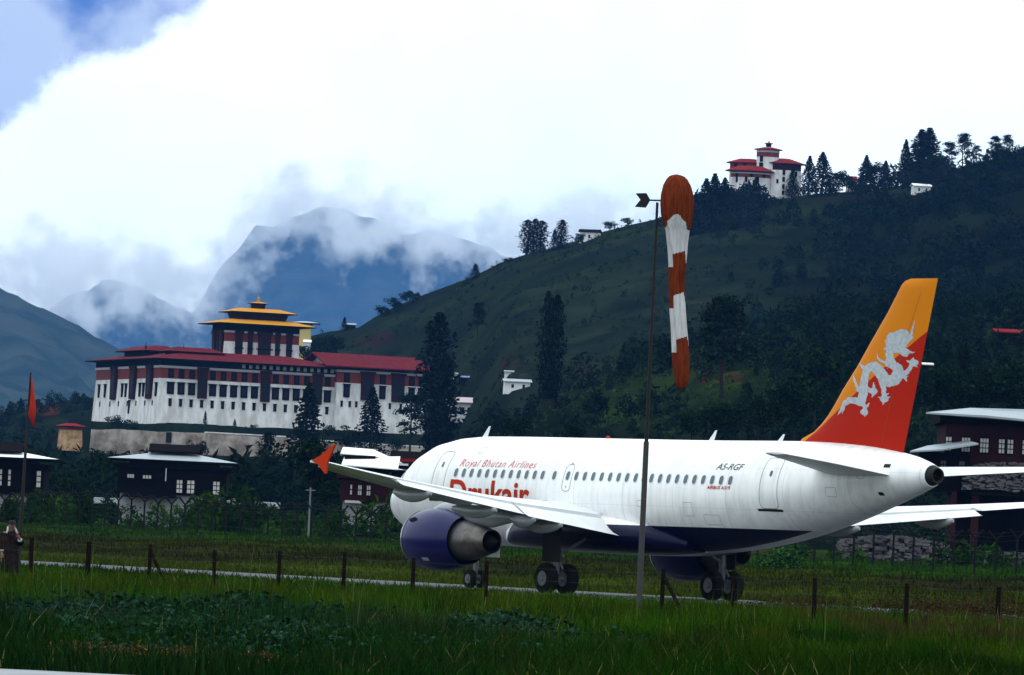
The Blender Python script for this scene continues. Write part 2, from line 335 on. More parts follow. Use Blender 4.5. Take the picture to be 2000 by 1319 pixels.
base=pw([P(-100,600),P(0,595),P(100,590),P(190,598),P(250,605),P(300,595),P(350,630),P(390,640),P(425,585),P(455,535),P(520,492),P(640,468),P(740,480),P(850,492),P(950,510),P(1060,515),P(1200,500)])
d=h.m('MULTIPLY',h.m('SUBTRACT',z,base),1/190.)
dd=h.m('ADD',d,h.m('MULTIPLY',h.m('SUBTRACT',n1,.5),9.))
top=h.rng(h.m('ADD',d,h.m('MULTIPLY',h.m('SUBTRACT',n1,.5),-5.)),.9,-.4); side=h.m('MULTIPLY',h.rng(xn,.78,.26),h.rng(xn,-2.22,-2.))
den=h.m('MULTIPLY',h.m('MULTIPLY',h.m('MULTIPLY',h.rng(dd,.25,1.25),top),side),.02)
pv=h.n('ShaderNodeVolumePrincipled'); pv.inputs['Color'].default_value=(1,1,1,1); pv.inputs['Anisotropy'].default_value=.75; h.l(den,pv.inputs['Density'])
oo=h.n('ShaderNodeOutputMaterial'); h.l(pv.outputs[0],oo.inputs['Volume'])
box('cloud_bank',(-2250,19100,260),(870,19880,1750),cm,kind='stuff')
# ---------------------------------------------------------------- airliner (x aft, y starboard, z up; origin under the nose)
def paintmat():
    mt=bpy.data.materials.new('fuselage_paint'); mt.use_nodes=True; n=NT(mt.node_tree); b=mt.node_tree.nodes['Principled BSDF']
    tc=n.n('ShaderNodeTexCoord'); sp=n.n('ShaderNodeSeparateXYZ'); n.l(tc.outputs['Object'],sp.inputs[0]); x,y,z=sp.outputs
    ax=n.m('ABSOLUTE',y)
    navy=n.m('MULTIPLY',n.m('LESS_THAN',z,n.m('ADD',2.70,n.m('MULTIPLY',n.m('SUBTRACT',x,20.),.006))),n.m('GREATER_THAN',x,n.m('ADD',9.4,n.m('MULTIPLY',n.m('SUBTRACT',z,1.6),.9))))
    navy=n.m('MULTIPLY',navy,n.m('GREATER_THAN',ax,.45)); navy=n.m('MULTIPLY',navy,n.m('LESS_THAN',x,29.3))
    dirt=n.rng(n.noise(tc.outputs['Object'],1.2,6,.6),.35,.75,1.,.9,False)
    seam=n.m('LESS_THAN',n.m('ABSOLUTE',n.m('SUBTRACT',n.m('FRACT',n.m('MULTIPLY',x,1/3.18)),.5)),.0035)
    for zz_ in (3.42,4.92,5.4): seam=n.m('MAXIMUM',seam,n.m('MULTIPLY',n.m('LESS_THAN',n.m('ABSOLUTE',n.m('SUBTRACT',z,zz_)),.008),.6))
    streak=n.n('ShaderNodeMapping'); n.l(tc.outputs['Object'],streak.inputs[0]); streak.inputs['Scale'].default_value=(3.5,3.,.25)
    dirt=n.m('MULTIPLY',dirt,n.rng(n.noise(streak.outputs[0],1.,5,.6),.45,.8,1.,.76,False))
    w_=n.mix(n.m('MULTIPLY',seam,.6),(.8,.81,.82),(.35,.37,.4))
    sv_=n.n('ShaderNodeVectorMath',operation='SCALE'); n.l(w_,sv_.inputs[0]); n.l(dirt,sv_.inputs['Scale'])
    n.l(n.mix(navy,sv_.outputs[0],(.0025,.0025,.022)),b.inputs['Base Color'])
    b.inputs['Roughness'].default_value=.28; n.l(n.rng(navy,0.,1.,.5,.12,False),b.inputs['Specular IOR Level'])
    return mt
M_fus=paintmat()
M_fair=pmat('fairing_grey',(.28,.30,.33),.3,.5,var=.15,vscale=1.)
M_wing=pmat('wing_paint',(.66,.68,.70),.35,.4,var=.12,vscale=.8)
M_navy=pmat('engine_blue',(.006,.0055,.065),.3,.2,var=.1,vscale=1.)
M_metal=pmat('exhaust_metal',(.17,.15,.135),.42,.4,metal=.85,var=.4,vscale=2.,col2=(.08,.07,.065))
M_core=pmat('core_cowl_metal',(.12,.12,.125),.4,.4,metal=.8,var=.3,vscale=2.)
M_lip=pmat('inlet_metal',(.4,.4,.42),.25,.5,metal=.9)
M_dark=pmat('dark_metal',(.009,.009,.010),.7,.2)
M_black=pmat('black_void',(.004,.004,.005),.9,.05)
M_tyre=pmat('tyre_rubber',(.006,.006,.006),.9,.1)
M_hub=pmat('wheel_hub',(.09,.095,.1),.45,.4,metal=.3)
M_strut=pmat('gear_strut',(.10,.11,.13),.35,.5)
M_glass=pmat('cabin_glass',(.06,.085,.11),.15,.5)
M_frame=pmat('seal_grey',(.16,.18,.2),.6,.3)
M_red=pmat('livery_red',(.38,.022,.004),.6,.08)
M_pink=pmat('title_red',(.62,.10,.10),.4,.3)
M_txt=pmat('registration_black',(.05,.06,.07),.5,.3)
M_fence=pmat('wingtip_orange',(.42,.028,.002),.6,.06)
AC=thing('airliner','large white passenger jet with orange and yellow tail and navy belly on the taxiway','airplane',(PX0,PY0,0),-TH)
ST=[(-.5,3.22,.06,.06,.06),(-.42,3.22,.3,.3,.32),(-.2,3.22,.55,.56,.6),(.2,3.24,.82,.86,.95),(.8,3.3,1.1,1.12,1.28),(1.4,3.42,1.42,1.36,1.52),(2.1,3.58,1.72,1.62,1.68),(3.0,3.7,1.93,1.8,1.84),(4.2,3.77,2.06,1.94,1.95),(5.6,3.8,2.12,2.06,1.975),
    (8,3.8,2.14,2.1,1.975),(12,3.8,2.14,2.1,1.975),(16,3.8,2.14,2.1,1.975),(19,3.8,2.14,2.09,1.975),(21.5,3.84,2.11,2.03,1.96),(23.5,3.93,2.04,1.93,1.9),(25.5,4.06,1.92,1.76,1.8),(27.2,4.22,1.76,1.58,1.66),(28.6,4.36,1.58,1.37,1.47),(30.1,4.52,1.33,1.13,1.2),(31.4,4.65,1.06,.88,.94),(32.7,4.78,.74,.63,.66),(33.45,4.85,.45,.45,.42),(33.6,4.86,.38,.39,.37)]
SX=np.array([s[0] for s in ST]);SA=np.array(ST)
_fine=np.concatenate([SX[:10],np.linspace(6.5,19,8),np.linspace(20,33.2,24),[33.45,33.6]])
def smooth_station(x):
    # Catmull-like smoothing by averaging the linear interpolation around x
    w_=.35 if 6<x<33 else .05
    return np.mean([[np.interp(x+o_,SX,SA[:,k]) for k in range(1,5)] for o_ in (-w_,0,w_)],0)
def fus_half(x,z):
    zc,ru,rl,ry=smooth_station(x); r=ru if z>zc else rl
    return ry*math.sqrt(max(0.,1-((z-zc)/r)**2))
loops=[]
for x_ in _fine:
    zc,ru,rl,ry=smooth_station(x_); n_s=64; L=[]
    for k in range(n_s):
        a=2*pi*k/n_s; L.append((x_,ry*cos(a),zc+(ru if sin(a)>0 else rl)*sin(a)))
    loops.append(L)
loft('fuselage',loops,M_fus,AC)
# belly fairing
fs=[(8.9,1.2,2.1,1.76),(9.6,1.75,2.55,1.70),(10.6,2.1,2.95,1.66),(12,2.3,3.15,1.62),(14,2.4,3.2,1.6),(16,2.4,3.12,1.6),(17.3,2.34,3.0,1.61),(18.2,2.22,2.88,1.63),(19.1,2.05,2.76,1.66),(20,1.78,2.6,1.72),(20.8,1.3,2.3,1.8)]
loops=[]
for x_,hw,zt,zb in fs:
    zc=(zt+zb)/2;rz_=(zt-zb)/2; L=[]
    for k in range(40):
        a=2*pi*k/40; ca,sa=cos(a),sin(a); e=.62
        L.append((x_,hw*math.copysign(abs(ca)**e,ca),zc+rz_*math.copysign(abs(sa)**e,sa)))
    loops.append(L)
loft('belly_fairing',loops,M_fus,AC)
# conformal plates on the port and starboard side
def side_plate(name,outline,mt,parent,off=.012,side=-1,cuts=5):
    import bmesh
    bm=bmesh.new(); vs=[bm.verts.new((p[0],0,p[1])) for p in outline]; bm.faces.new(vs)
    z0=min(p[1] for p in outline);z1=max(p[1] for p in outline)
    for k in range(1,cuts): 
        bmesh.ops.bisect_plane(bm,geom=bm.verts[:]+bm.edges[:]+bm.faces[:],plane_co=(0,0,z0+(z1-z0)*k/cuts),plane_no=(0,0,1))
    for v in bm.verts: v.co.y=side*(fus_half(v.co.x,v.co.z)+off)
    me=bpy.data.meshes.new(name); bmesh.ops.triangulate(bm,faces=bm.faces[:]); bm.to_mesh(me); bm.free()
    return link(name,me,parent,mt=mt)
def rrect(cx,cz,w_,h_,r,n=5):
    P_=[]
    for sx,sz,a0 in ((1,1,0),(-1,1,90),(-1,-1,180),(1,-1,270)):
        for k in range(n+1):
            a=radians(a0+90*k/n); P_.append((cx+sx*(w_/2-r)+r*cos(a),cz+sz*(h_/2-r)+r*sin(a)))
    return P_
wx=[6.19+.537*k for k in range(12)]+[12.88,13.78]+[14.34+.55*k for k in range(8)]+[18.72]+[19.2+.538*k for k in range(10)]
for x_ in wx:
    for s_ in (-1,1):
        f_=side_plate('window_frame',rrect(x_,4.45,.29,.40,.13),M_wing,AC,.006,s_,4); f_.name='window'
        side_plate('pane',rrect(x_,4.45,.225,.33,.105),M_glass,f_,.012,s_,4)
def ring(name,cx,cz,w_,h_,r,t,mt,parent,off,side):
    import bmesh
    o_=rrect(cx,cz,w_,h_,r,4);i_=rrect(cx,cz,w_-2*t,h_-2*t,max(r-t,.02),4);n=len(o_);V=[];Fc=[]
    for p in o_+i_: V.append((p[0],side*(fus_half(p[0],p[1])+off),p[1]))
    # subdivide long vertical edges by inserting rows
    Fc=[(k,(k+1)%n,n+(k+1)%n,n+k) for k in range(n)]
    bm=bmesh.new(); bv=[bm.verts.new(v) for v in V]; [bm.faces.new([bv[i] for i in f]) for f in Fc]
    for q in range(1,12): bmesh.ops.bisect_plane(bm,geom=bm.verts[:]+bm.edges[:]+bm.faces[:],plane_co=(0,0,cz-h_/2+h_*q/12),plane_no=(0,0,1))
    for v in bm.verts: v.co.y=side*(fus_half(v.co.x,v.co.z)+off)
    me=bpy.data.meshes.new(name); bm.to_mesh(me); bm.free(); return link(name,me,parent,mt=mt)
for s_ in (-1,1):
    for nm,cx,cz,w_,h_ in (('passenger_door',26.25,4.4,.98,1.86),('passenger_door',5.05,4.35,.9,1.85),('emergency_exit',13.78,4.37,.56,1.04)):
        d_=ring(nm,cx,cz,w_,h_,.2,.022,M_frame,AC,.008,s_)
        if nm=='passenger_door':
            side_plate('porthole',rrect(cx+.02,4.75,.15,.22,.07),M_glass,d_,.012,s_,3)
            side_plate('sill',rrect(cx,cz-h_/2-.05,w_+.3,.09,.03),M_dark,d_,.016,s_,2)
        else:
            side_plate('handle',rrect(cx,4.93,.07,.05,.02),M_red,d_,.014,s_,2)
            side_plate('handle',rrect(cx,4.03,.07,.05,.02),M_red,d_,.014,s_,2)
    side_plate('vent',rrect(31.9,5.15,.3,.13,.02),M_dark,AC,.01,s_,2)
    side_plate('vent',rrect(31.6,4.15,.22,.12,.04),M_dark,AC,.01,s_,2)
for s_ in (-1,1):
    for cx,cz,w_,h_ in ((8.6,3.25,.6,.42),(21.6,3.35,.55,.5),(29.4,4.15,.5,.34),(22.9,3.0,.9,.36),(30.8,4.8,.34,.3),(12.4,3.35,.4,.3),(7.2,5.35,.4,.25),(18.6,3.5,.32,.24)): ring('access_panel',cx,cz,w_,h_,.05,.012,M_frame,AC,.007,s_)
for s_ in (-1,1):   # flight deck windows
    for cx,cz,w_ in ((1.55,4.22,.4),(1.1,4.05,.36)): side_plate('cockpit_window',[(cx-w_/2,cz-.2),(cx+w_/2,cz-.16),(cx+w_/2,cz+.2),(cx-w_/2+.12,cz+.22)],M_glass,AC,.02,s_,4)
# lettering
def text_plate(name,txt,x0,x1,z0,h_,mt,side=-1,shear=0.,bold=0.,spacing=1.):
    import bmesh
    cu=bpy.data.curves.new(name,'FONT'); cu.body=txt; cu.offset=bold; cu.shear=shear; cu.space_character=spacing; cu.resolution_u=4
    o=bpy.data.objects.new('tmp',cu); C.objects.link(o); dg=bpy.context.evaluated_depsgraph_get(); me=bpy.data.meshes.new_from_object(o.evaluated_get(dg)); bpy.data.objects.remove(o); bpy.data.curves.remove(cu)
    bm=bmesh.new(); bm.from_mesh(me); xs=[v.co.x for v in bm.verts];ys=[v.co.y for v in bm.verts]; mx,Mx=min(xs),max(xs); My=.73
    for v in bm.verts:
        u=(v.co.x-mx)/(Mx-mx); zz=z0+v.co.y/My*h_
        xx=x0+(x1-x0)*u if side<0 else x1-(x1-x0)*u
        v.co=(xx,0,zz)
    zz=[v.co.z for v in bm.verts]
    for q in range(1,9): bmesh.ops.bisect_plane(bm,geom=bm.verts[:]+bm.edges[:]+bm.faces[:],plane_co=(0,0,min(zz)+(max(zz)-min(zz))*q/9),plane_no=(0,0,1))
    for v in bm.verts: v.co.y=side*(fus_half(v.co.x,v.co.z)+.012)
    bm.to_mesh(me); bm.free(); me.materials.clear(); me.name=name
    return link(name,me,AC,mt=mt)
for s_ in (-1,1):
    text_plate('airline_name','Drukair',5.95,11.4,3.22,1.0,M_red,s_,bold=.022)
    text_plate('airline_title','Royal Bhutan Airlines',6.27,11.45,4.70,.30,M_pink,s_,shear=.3,bold=-.004,spacing=1.15)
    text_plate('registration','A5-RGF',22.96,24.55,4.84,.24,M_txt,s_,shear=.25,bold=.004)
    text_plate('type_name','AIRBUS A319',22.75,24.1,4.12,.12,M_red,s_,bold=.02)
# wings
def aw(y):
    """leading edge x, trailing edge x, trailing edge z, incidence, thickness"""
    xle=11.6+(y-2)*.5266; xte=17.55 if y<6.4 else 17.55+(y-6.4)*.31
    return xle,xte,2.66+(y-2)*.1045+.0012*max(0,y-8)**2, radians(4.2-2.2*(y-2)/15), .13-.03*(y-2)/15
def foil(x,t,up):
    x=min(max(x,0),1); yt=5*t*(.2969*math.sqrt(x)-.126*x-.3516*x*x+.2843*x**3-.1036*x**4); cam=.018*(1-(2*x-1.1)**2)*1.0+.004
    return cam+yt if up else cam-yt*.85
def section(y,a,b,side,n=12,defl=0.,drop=0.,back=0.):
    xle,xte,zte,inc,t=aw(y); c=xte-xle; P_=[]
    us=[a+(b-a)*(1-cos(pi*k/n))/2 for k in range(n+1)]
    seq=[(u,True) for u in us]+[(u,False) for u in us[::-1]]
    for u,up in seq:
        zz=foil(u,t,up)*c; xx=(u-a)*c
        if a>.3:      # a surface of its own: round its nose
            w_=min(1,(u-a)/(b-a)*4); mid=(foil(u,t,True)+foil(u,t,False))/2*c; zz=mid+(zz-mid)*(math.sqrt(max(0,w_*(2-w_))))
        z0=foil(a,t,True)*c if a>.3 else 0
        dz_=zz-z0; X2=xx*cos(defl)+dz_*sin(defl); Z2=-xx*sin(defl)+dz_*cos(defl)+z0
        X3=a*c+X2+back; Z3=Z2-drop
        xg=xle+X3*cos(inc)+Z3*sin(inc); zg=(zte+c*math.tan(inc))-X3*sin(inc)+Z3*cos(inc)
        P_.append((xg,side*y,zg))
    return P_
for s_ in (-1,1):
    wg=loft('wing',[section(y,0,.74,s_,14) for y in (1.2,2,3.5,5,6.4,8,10,12,13.3)]+[section(y,0,1.,s_,14) for y in (13.32,14.5,15.7,16.6,17.0)],M_wing,AC)
    sp_=loft('spoiler_panel',[[(p[0],p[1],p[2]+.004) for p in section(y,.70,.80,s_,6)] for y in (2.1,4,6.35)],M_wing,AC)
    sp_=loft('spoiler_panel',[[(p[0],p[1],p[2]+.004) for p in section(y,.70,.81,s_,6)] for y in (6.45,9,13.1)],M_wing,AC)
    loft('flap',[section(y,.78,1.06,s_,10,radians(14),.05,.08) for y in (2.1,3.2,4.6,6.3)],M_wing,AC)
    loft('flap',[section(y,.78,1.07,s_,10,radians(12),.04,.06) for y in (6.5,8,10,13.2)],M_wing,AC)
    tip=aw(17.0); zt=tip[2]+.06
    ol=[(19.7,zt+.02),(20.25,zt+.2),(21.12,zt+.62),(21.2,zt+.6),(20.78,zt+.02),(20.72,zt-.1),(20.7,zt-.42),(20.62,zt-.44),(20.15,zt-.12)]
    n=len(ol);V=[(a,s_*17.0,b) for a,b in ol]+[(a,s_*17.06,b) for a,b in ol]
    mesh('wingtip_fence',V,[tuple(range(n)),tuple(range(2*n-1,n-1,-1))]+[(k,(k+1)%n,n+(k+1)%n,n+k) for k in range(n)],M_fence,AC)
    for y,dx_,L_ in ((11.9,.45,2.5),(8.3,.45,2.9),(4.9,.35,2.6),(6.1,.35,1.6)):
        xle,xte,zte,inc,t=aw(y); xe=xte+dx_; zc=zte-.22-.02*(14-y)
        lp=[]
        for k in range(11):
            u=k/10; r=.2*(math.sin(pi*(u*.94+.03))**.55); xx=xe-L_+L_*u; zz=zc+.1*math.sin(pi*u)*-1+(.02*(1-u))
            lp.append([(xx,s_*y+r*.75*cos(2*pi*j/14),zz+r*1.25*sin(2*pi*j/14)) for j in range(14)])
        loft('flap_track_fairing',lp,M_fair,AC)
    # slats, drooped
    for ya,yb in ((2.4,5.0),(6.4,9.9),(9.95,13.3),(13.35,16.4)):
        lp=[]
        for y in (ya,(ya+yb)/2,yb):
            xle,xte,zte,inc,t=aw(y);cc_=xte-xle;zle=zte+cc_*math.tan(inc);P_=[]
            us=[.17*(1-cos(pi*k/8))/2 for k in range(9)]
            for u,up in [(u,True) for u in us]+[(u,False) for u in us[::-1]]:
                X_=(u-.17)*cc_;Z_s=(foil(u,t,up)-foil(.17,t,True))*cc_*(1 if up else .75);aa=radians(22)
                P_.append((xle+.12*cc_+X_*cos(aa)+Z_s*sin(aa)*0-.02,s_*y,zle-.14*cc_*math.tan(inc)+foil(.17,t,True)*cc_+X_*sin(aa)+Z_s*cos(aa)-.03))
            lp.append(P_)
        loft('slat',lp,M_wing,AC)
    # tailplane
    hs=[(.5,27.9,32.05,4.78),(1.0,28.3,32.14,4.84),(3.5,30.05,32.75,5.08),(5.6,31.5,33.2,5.27),(6.1,31.9,33.3,5.31),(6.24,32.4,33.3,5.33)]
    lp=[]
    for y,xl,xt,zt_ in hs:
        c=xt-xl;P_=[]
        us=[(1-cos(pi*k/12))/2 for k in range(13)]
        for u,up in [(u,True) for u in us]+[(u,False) for u in us[::-1]]:
            yt=5*.1*(.2969*math.sqrt(u)-.126*u-.3516*u*u+.2843*u**3-.1036*u**4)*(1 if up else -1)
            P_.append((xl+u*c,s_*y,zt_+(1-u)*c*.035+yt*c))
        lp.append(P_)
    loft('tailplane',lp,M_wing,AC)
    # engine
    yc,zc=s_*5.75,1.84
    en=revolve('engine',[(10.35,.82),(9.95,.86),(9.86,.92),(9.9,.99),(10.05,1.05),(10.5,1.13),(11.1,1.18),(11.8,1.16),(12.4,1.06),(12.95,.92),(12.93,.89),(12.3,.95),(11.2,.95)],(yc,zc),M_navy,AC,48)
    revolve('inlet_lip',[(10.0,.856),(9.9,.885),(9.852,.925),(9.88,.985),(10.0,1.045),(10.08,1.07)],(yc,zc),M_lip,en,48)
    revolve('fan',[(10.9,.05),(10.7,.2),(10.95,.9)],(yc,zc),M_dark,en,32)
    revolve('core_cowl',[(11.6,.84),(12.6,.8),(13.2,.74),(13.55,.68)],(yc,zc),M_core,en,40)
    revolve('exhaust_nozzle',[(13.5,.69),(13.9,.62),(14.5,.46),(14.62,.44),(14.6,.41),(14.0,.45)],(yc,zc),M_metal,en,40)
    revolve('exhaust_plug',[(14.0,.36),(14.6,.24),(15.0,.06),(15.04,.01)],(yc,zc),M_dark,en,24)
    for nm,xa,xb,za,zb,mt_ in (('nacelle_vent',10.25,10.95,2.46,2.62,M_black),('placard',11.35,11.75,1.02,1.14,M_fair)):
        V=[]
        for k in range(9):
            x_=xa+(xb-xa)*k/8;hh=math.sin(pi*k/8)*.5+.08 if mt_ is M_black else .5
            rr_=np.interp(x_,[10.05,10.5,11.1,11.8],[1.05,1.13,1.18,1.16])+.012
            for z_ in ((za+zb)/2-(zb-za)*hh,(za+zb)/2+(zb-za)*hh): V.append((x_,yc+s_*math.sqrt(rr_**2-(z_-zc)**2),z_))
        mesh(nm,V,[(2*k,2*k+1,2*k+3,2*k+2) for k in range(8)],mt_,en)
    a=radians(48); mesh('nacelle_strake',[(10.9,yc+s_*cos(a)*-1.14,zc+sin(a)*1.14),(11.75,yc-s_*cos(a)*1.13,zc+sin(a)*1.13),(11.7,yc-s_*cos(a)*1.34,zc+sin(a)*1.34),(10.9,yc-s_*cos(a)*1.16,zc+sin(a)*1.16),(10.9,yc+s_*cos(a)*-1.14,zc+sin(a)*1.14+.03),(11.75,yc-s_*cos(a)*1.13,zc+sin(a)*1.13+.03),(11.7,yc-s_*cos(a)*1.34,zc+sin(a)*1.34+.03),(10.9,yc-s_*cos(a)*1.16,zc+sin(a)*1.16+.03)],BOXF,M_navy,en)
    lp=[]
    for x_,hw,zt_,zb_ in ((10.6,.05,3.02,2.9),(11.3,.2,3.22,2.8),(12.4,.26,3.34,2.7),(13.4,.26,3.3,2.45),(14.6,.22,3.15,2.35),(15.8,.12,2.95,2.55),(16.3,.03,2.8,2.65)):
        lp.append([(x_,yc+hw*cos(2*pi*j/12),(zt_+zb_)/2+(zt_-zb_)/2*sin(2*pi*j/12)) for j in range(12)])
    loft('pylon',lp,M_fair,AC)
def wheel(x_,y_,r,w_,parent,s_):
    wl=revolve('wheel',[(y_-w_/2,r*.55),(y_-w_/2,r*.86),(y_-w_*.42,r*.95),(y_-w_*.2,r),(y_+w_*.2,r),(y_+w_*.42,r*.95),(y_+w_/2,r*.86),(y_+w_/2,r*.55)],(x_,r),M_tyre,parent,36,axis='y',caps=True)
    for q in (-1,1): revolve('hub',[(y_+q*(w_/2-.03),r*.5),(y_+q*(w_/2+.012),r*.48),(y_+q*(w_/2+.012),r*.22),(y_+q*(w_/2+.05),r*.18)],(x_,r),M_hub,wl,24,axis='y',caps=True)
for s_ in (-1,1):
    mg=tube('main_landing_gear',[(16.0,s_*3.8,3.0),(16.08,s_*3.8,1.4),(16.11,s_*3.8,.5)],[.15,.14,.1],M_strut,AC,14)
    tube('drag_brace',[(16.0,s_*2.5,2.1),(16.08,s_*3.75,1.45)],.06,M_strut,mg)
    tube('axle',[(16.11,s_*3.795-.5,.58),(16.11,s_*3.795+.5,.58)],.08,M_strut,mg)
    tube('torque_link',[(16.2,s_*3.8,1.3),(16.5,s_*3.8,.95),(16.2,s_*3.8,.62)],.04,M_strut,mg)
    mesh('gear_door',boxv((15.45,s_*4.02-.025,1.2),(16.6,s_*4.02+.025,2.85)),BOXF,M_dark,mg)
    for q in (-.46,.46): wheel(16.11,s_*3.795+q,.575,.4,mg,s_)
ng=tube('nose_landing_gear',[(5.0,0,2.2),(5.05,0,1.1),(5.07,0,.36)],[.11,.1,.07],M_strut,AC,12)
tube('axle',[(5.07,-.3,.38),(5.07,.3,.38)],.05,M_strut,ng)
for q in (-.26,.26): wheel(5.07,q,.375,.22,ng,1)
for q in (-.5,.5): mesh('gear_door',boxv((4.4,q-.02,1.25),(5.9,q+.02,1.85)),BOXF,M_fus,ng)
# fin
fn=[(5.2,24.9,31.74),(6.07,25.85,31.96),(6.33,26.57,32.03),(6.62,27.0,32.1),(6.94,27.38,32.18),(7.34,27.75,32.28),(7.85,28.17,32.41),(8.67,28.95,32.61),(9.56,29.69,32.83),(10.62,30.61,33.09),(11.5,31.27,33.31),(11.63,31.37,33.34),(11.74,31.53,33.37),(11.82,31.85,33.39)]
def fin_le_te(z):
    return np.interp(z,[f_[0] for f_ in fn],[f_[1] for f_ in fn]),np.interp(z,[f_[0] for f_ in fn],[f_[2] for f_ in fn])
def fin_t(x,z):
    a,b=fin_le_te(z); c=b-a; u=min(max((x-a)/c,0),1); T_=min(.1*c,.40)*(1 if z<11.6 else max(.25,(11.9-z)/.3))
    return T_*5*(.2969*math.sqrt(u)-.126*u-.3516*u*u+.2843*u**3-.1036*u**4)+.006
fmat=bpy.data.materials.new('fin_paint'); fmat.use_nodes=True; n=NT(fmat.node_tree); b=fmat.node_tree.nodes['Principled BSDF']
tc=n.n('ShaderNodeTexCoord'); sp=n.n('ShaderNodeSeparateXYZ'); n.l(tc.outputs['Object'],sp.inputs[0]); x,y,z=sp.outputs
red=n.m('LESS_THAN',z,n.m('ADD',10.09,n.m('MULTIPLY',n.m('SUBTRACT',x,33.16),.5906)))
n.l(n.mix(red,(.55,.17,.001),(.33,.011,.001)),b.inputs['Base Color']); b.inputs['Roughness'].default_value=.45; b.inputs['Specular IOR Level'].default_value=.06
zs=sorted(set([f_[0] for f_ in fn]+list(np.linspace(7.0,11.4,12))))
lp=[]
for z_ in zs:
    a,b_=fin_le_te(z_); us=[(1-cos(pi*k/16))/2 for k in range(17)]
    lp.append([(a+(b_-a)*u,-fin_t(a+(b_-a)*u,z_),z_) for u in us]+[(a+(b_-a)*u,fin_t(a+(b_-a)*u,z_),z_) for u in us[::-1]])
finob=loft('fin',lp,fmat,AC)
# rudder line and the white thunder dragon
for s_ in (-1,1):
    P_=[]
    for k in range(12):
        z_=6.0+5.7*k/11; a,b_=fin_le_te(z_); a0=28.2+(z_-6)*.42; xx=b_-(b_-max(a,a0))*.34; P_.append((xx,s_*(fin_t(xx,z_)+.003),z_))
    V=[];
    for p in P_: V+= [p,(p[0]+.025,p[1],p[2])]
    mesh('rudder_seam',V,[(2*k,2*k+1,2*k+3,2*k+2) for k in range(11)],pmat('seam_brown',(.2,.05,.01),.6,.2) if s_<0 else bpy.data.materials['seam_brown'],finob)
STROKES=[([(235,1150),(262,1090),(290,1040),(350,1000),(420,1010),(470,1020),(495,940),(500,860),(510,780),(520,700),(560,645),(620,640),(670,700),(710,760),(760,800),(810,780),(850,720),(850,660),(800,620),(770,570),(765,510),(780,450),(820,380),(860,330),(900,300)],
          [8,30,55,68,72,95,92,88,85,78,88,105,118,118,122,128,112,98,90,84,78,76,100,140,125,80]),
 ([(215,1160),(250,1110)],[6,24]),([(270,1150),(285,1080)],[6,30]),([(240,1125),(275,1060)],[6,30]),
 ([(850,700),(900,720),(940,690),(970,640),(998,600)],[60,52,44,40,40]),([(998,600),(998,600.1)],[84,84]),([(990,600),(1035,585)],[40,16]),([(985,590),(1000,548)],[30,10]),([(990,610),(1030,640)],[30,10]),([(960,590),(935,572)],[26,8]),
 ([(860,730),(915,760),(928,795)],[40,34,10]),([(915,760),(945,740)],[26,8]),
 ([(690,800),(705,880),(706,960)],[70,46,44]),([(706,985),(706,985.1)],[84,84]),([(700,1000),(695,1045)],[34,10]),([(720,985),(768,968)],[34,8]),([(680,985),(650,965)],[30,8]),([(725,950),(752,925)],[24,8]),
 ([(535,880),(570,900),(600,895)],[60,52,46]),([(602,905),(602,905.1)],[74,74]),([(605,880),(606,815)],[34,10]),([(610,930),(585,970)],[30,8]),([(610,890),(640,905)],[34,12]),([(575,890),(560,870)],[24,8]),
 ([(480,1020),(508,1070),(512,1120)],[60,44,44]),([(508,1130),(508,1130.1)],[72,72]),([(520,1080),(558,1035)],[30,8]),([(505,1140),(510,1175)],[30,8]),([(480,1120),(468,1145)],[24,8]),([(505,1050),(512,1025)],[24,8]),
 ([(432,598),(455,622),(492,650)],[8,24,40]),([(636,505),(650,560),(690,585),(730,600),(745,650)],[8,22,30,30,26]),([(372,735),(395,785),(420,830),(440,890)],[8,30,30,44]),
 ([(1020,145),(1005,205),(985,285)],[5,12,26]),([(905,470),(960,492),(1008,486)],[30,20,5]),([(890,500),(930,520)],[40,30]),([(740,360),(722,362)],[40,8]),([(735,450),(708,460)],[34,8]),([(775,300),(740,330)],[50,12])]
HEAD=[(720,370),(760,320),(790,285),(830,262),(866,246),(905,262),(935,285),(985,285),(1002,330),(985,352),(958,380),(938,405),(925,440),(965,470),(1005,487),(960,497),(935,528),(912,505),(880,492),(830,498),(790,500),(745,470)]
HOLES=[(768,712,19),(742,650,10),(700,632,11),(880,560,0.1)]
def inside_poly(x,y,P_):
    r=np.zeros(x.shape,bool);j=len(P_)-1
    for i in range(len(P_)):
        xi,yi=P_[i];xj,yj=P_[j]; c=((yi>y)!=(yj>y))&(x<(xj-xi)*(y-yi)/(yj-yi+1e-9)+xi); r^=c; j=i
    return r
NX,NY=260,320
u_=np.linspace(200,1050,NX+1);v_=np.linspace(135,1185,NY+1);UU,VV=np.meshgrid((u_[1:]+u_[:-1])/2,(v_[1:]+v_[:-1])/2)
wobx=(fbm(UU/22,VV/22,2,5)-.5)*13;woby=(fbm(UU/22,VV/22,2,6)-.5)*13;Ux=UU+wobx;Vx=VV+woby
ins=inside_poly(Ux,Vx,HEAD)
for pts,wd in STROKES:
    for i in range(len(pts)-1):
        (x0,y0),(x1,y1)=pts[i],pts[i+1];dx_,dy_=x1-x0,y1-y0;t=np.clip(((Ux-x0)*dx_+(Vx-y0)*dy_)/(dx_*dx_+dy_*dy_),0,1)
        ins|=np.hypot(Ux-x0-t*dx_,Vx-y0-t*dy_)<(wd[i]+(wd[min(i+1,len(wd)-1)]-wd[i])*t)/2
for a,b_,r in HOLES: ins&=~(np.hypot(Ux-a,Vx-b_)<r)
PXu=1600+u_/5.4958;PYv=600+v_/5.4958;PXX,PYY=np.meshgrid(PXu,PYv)
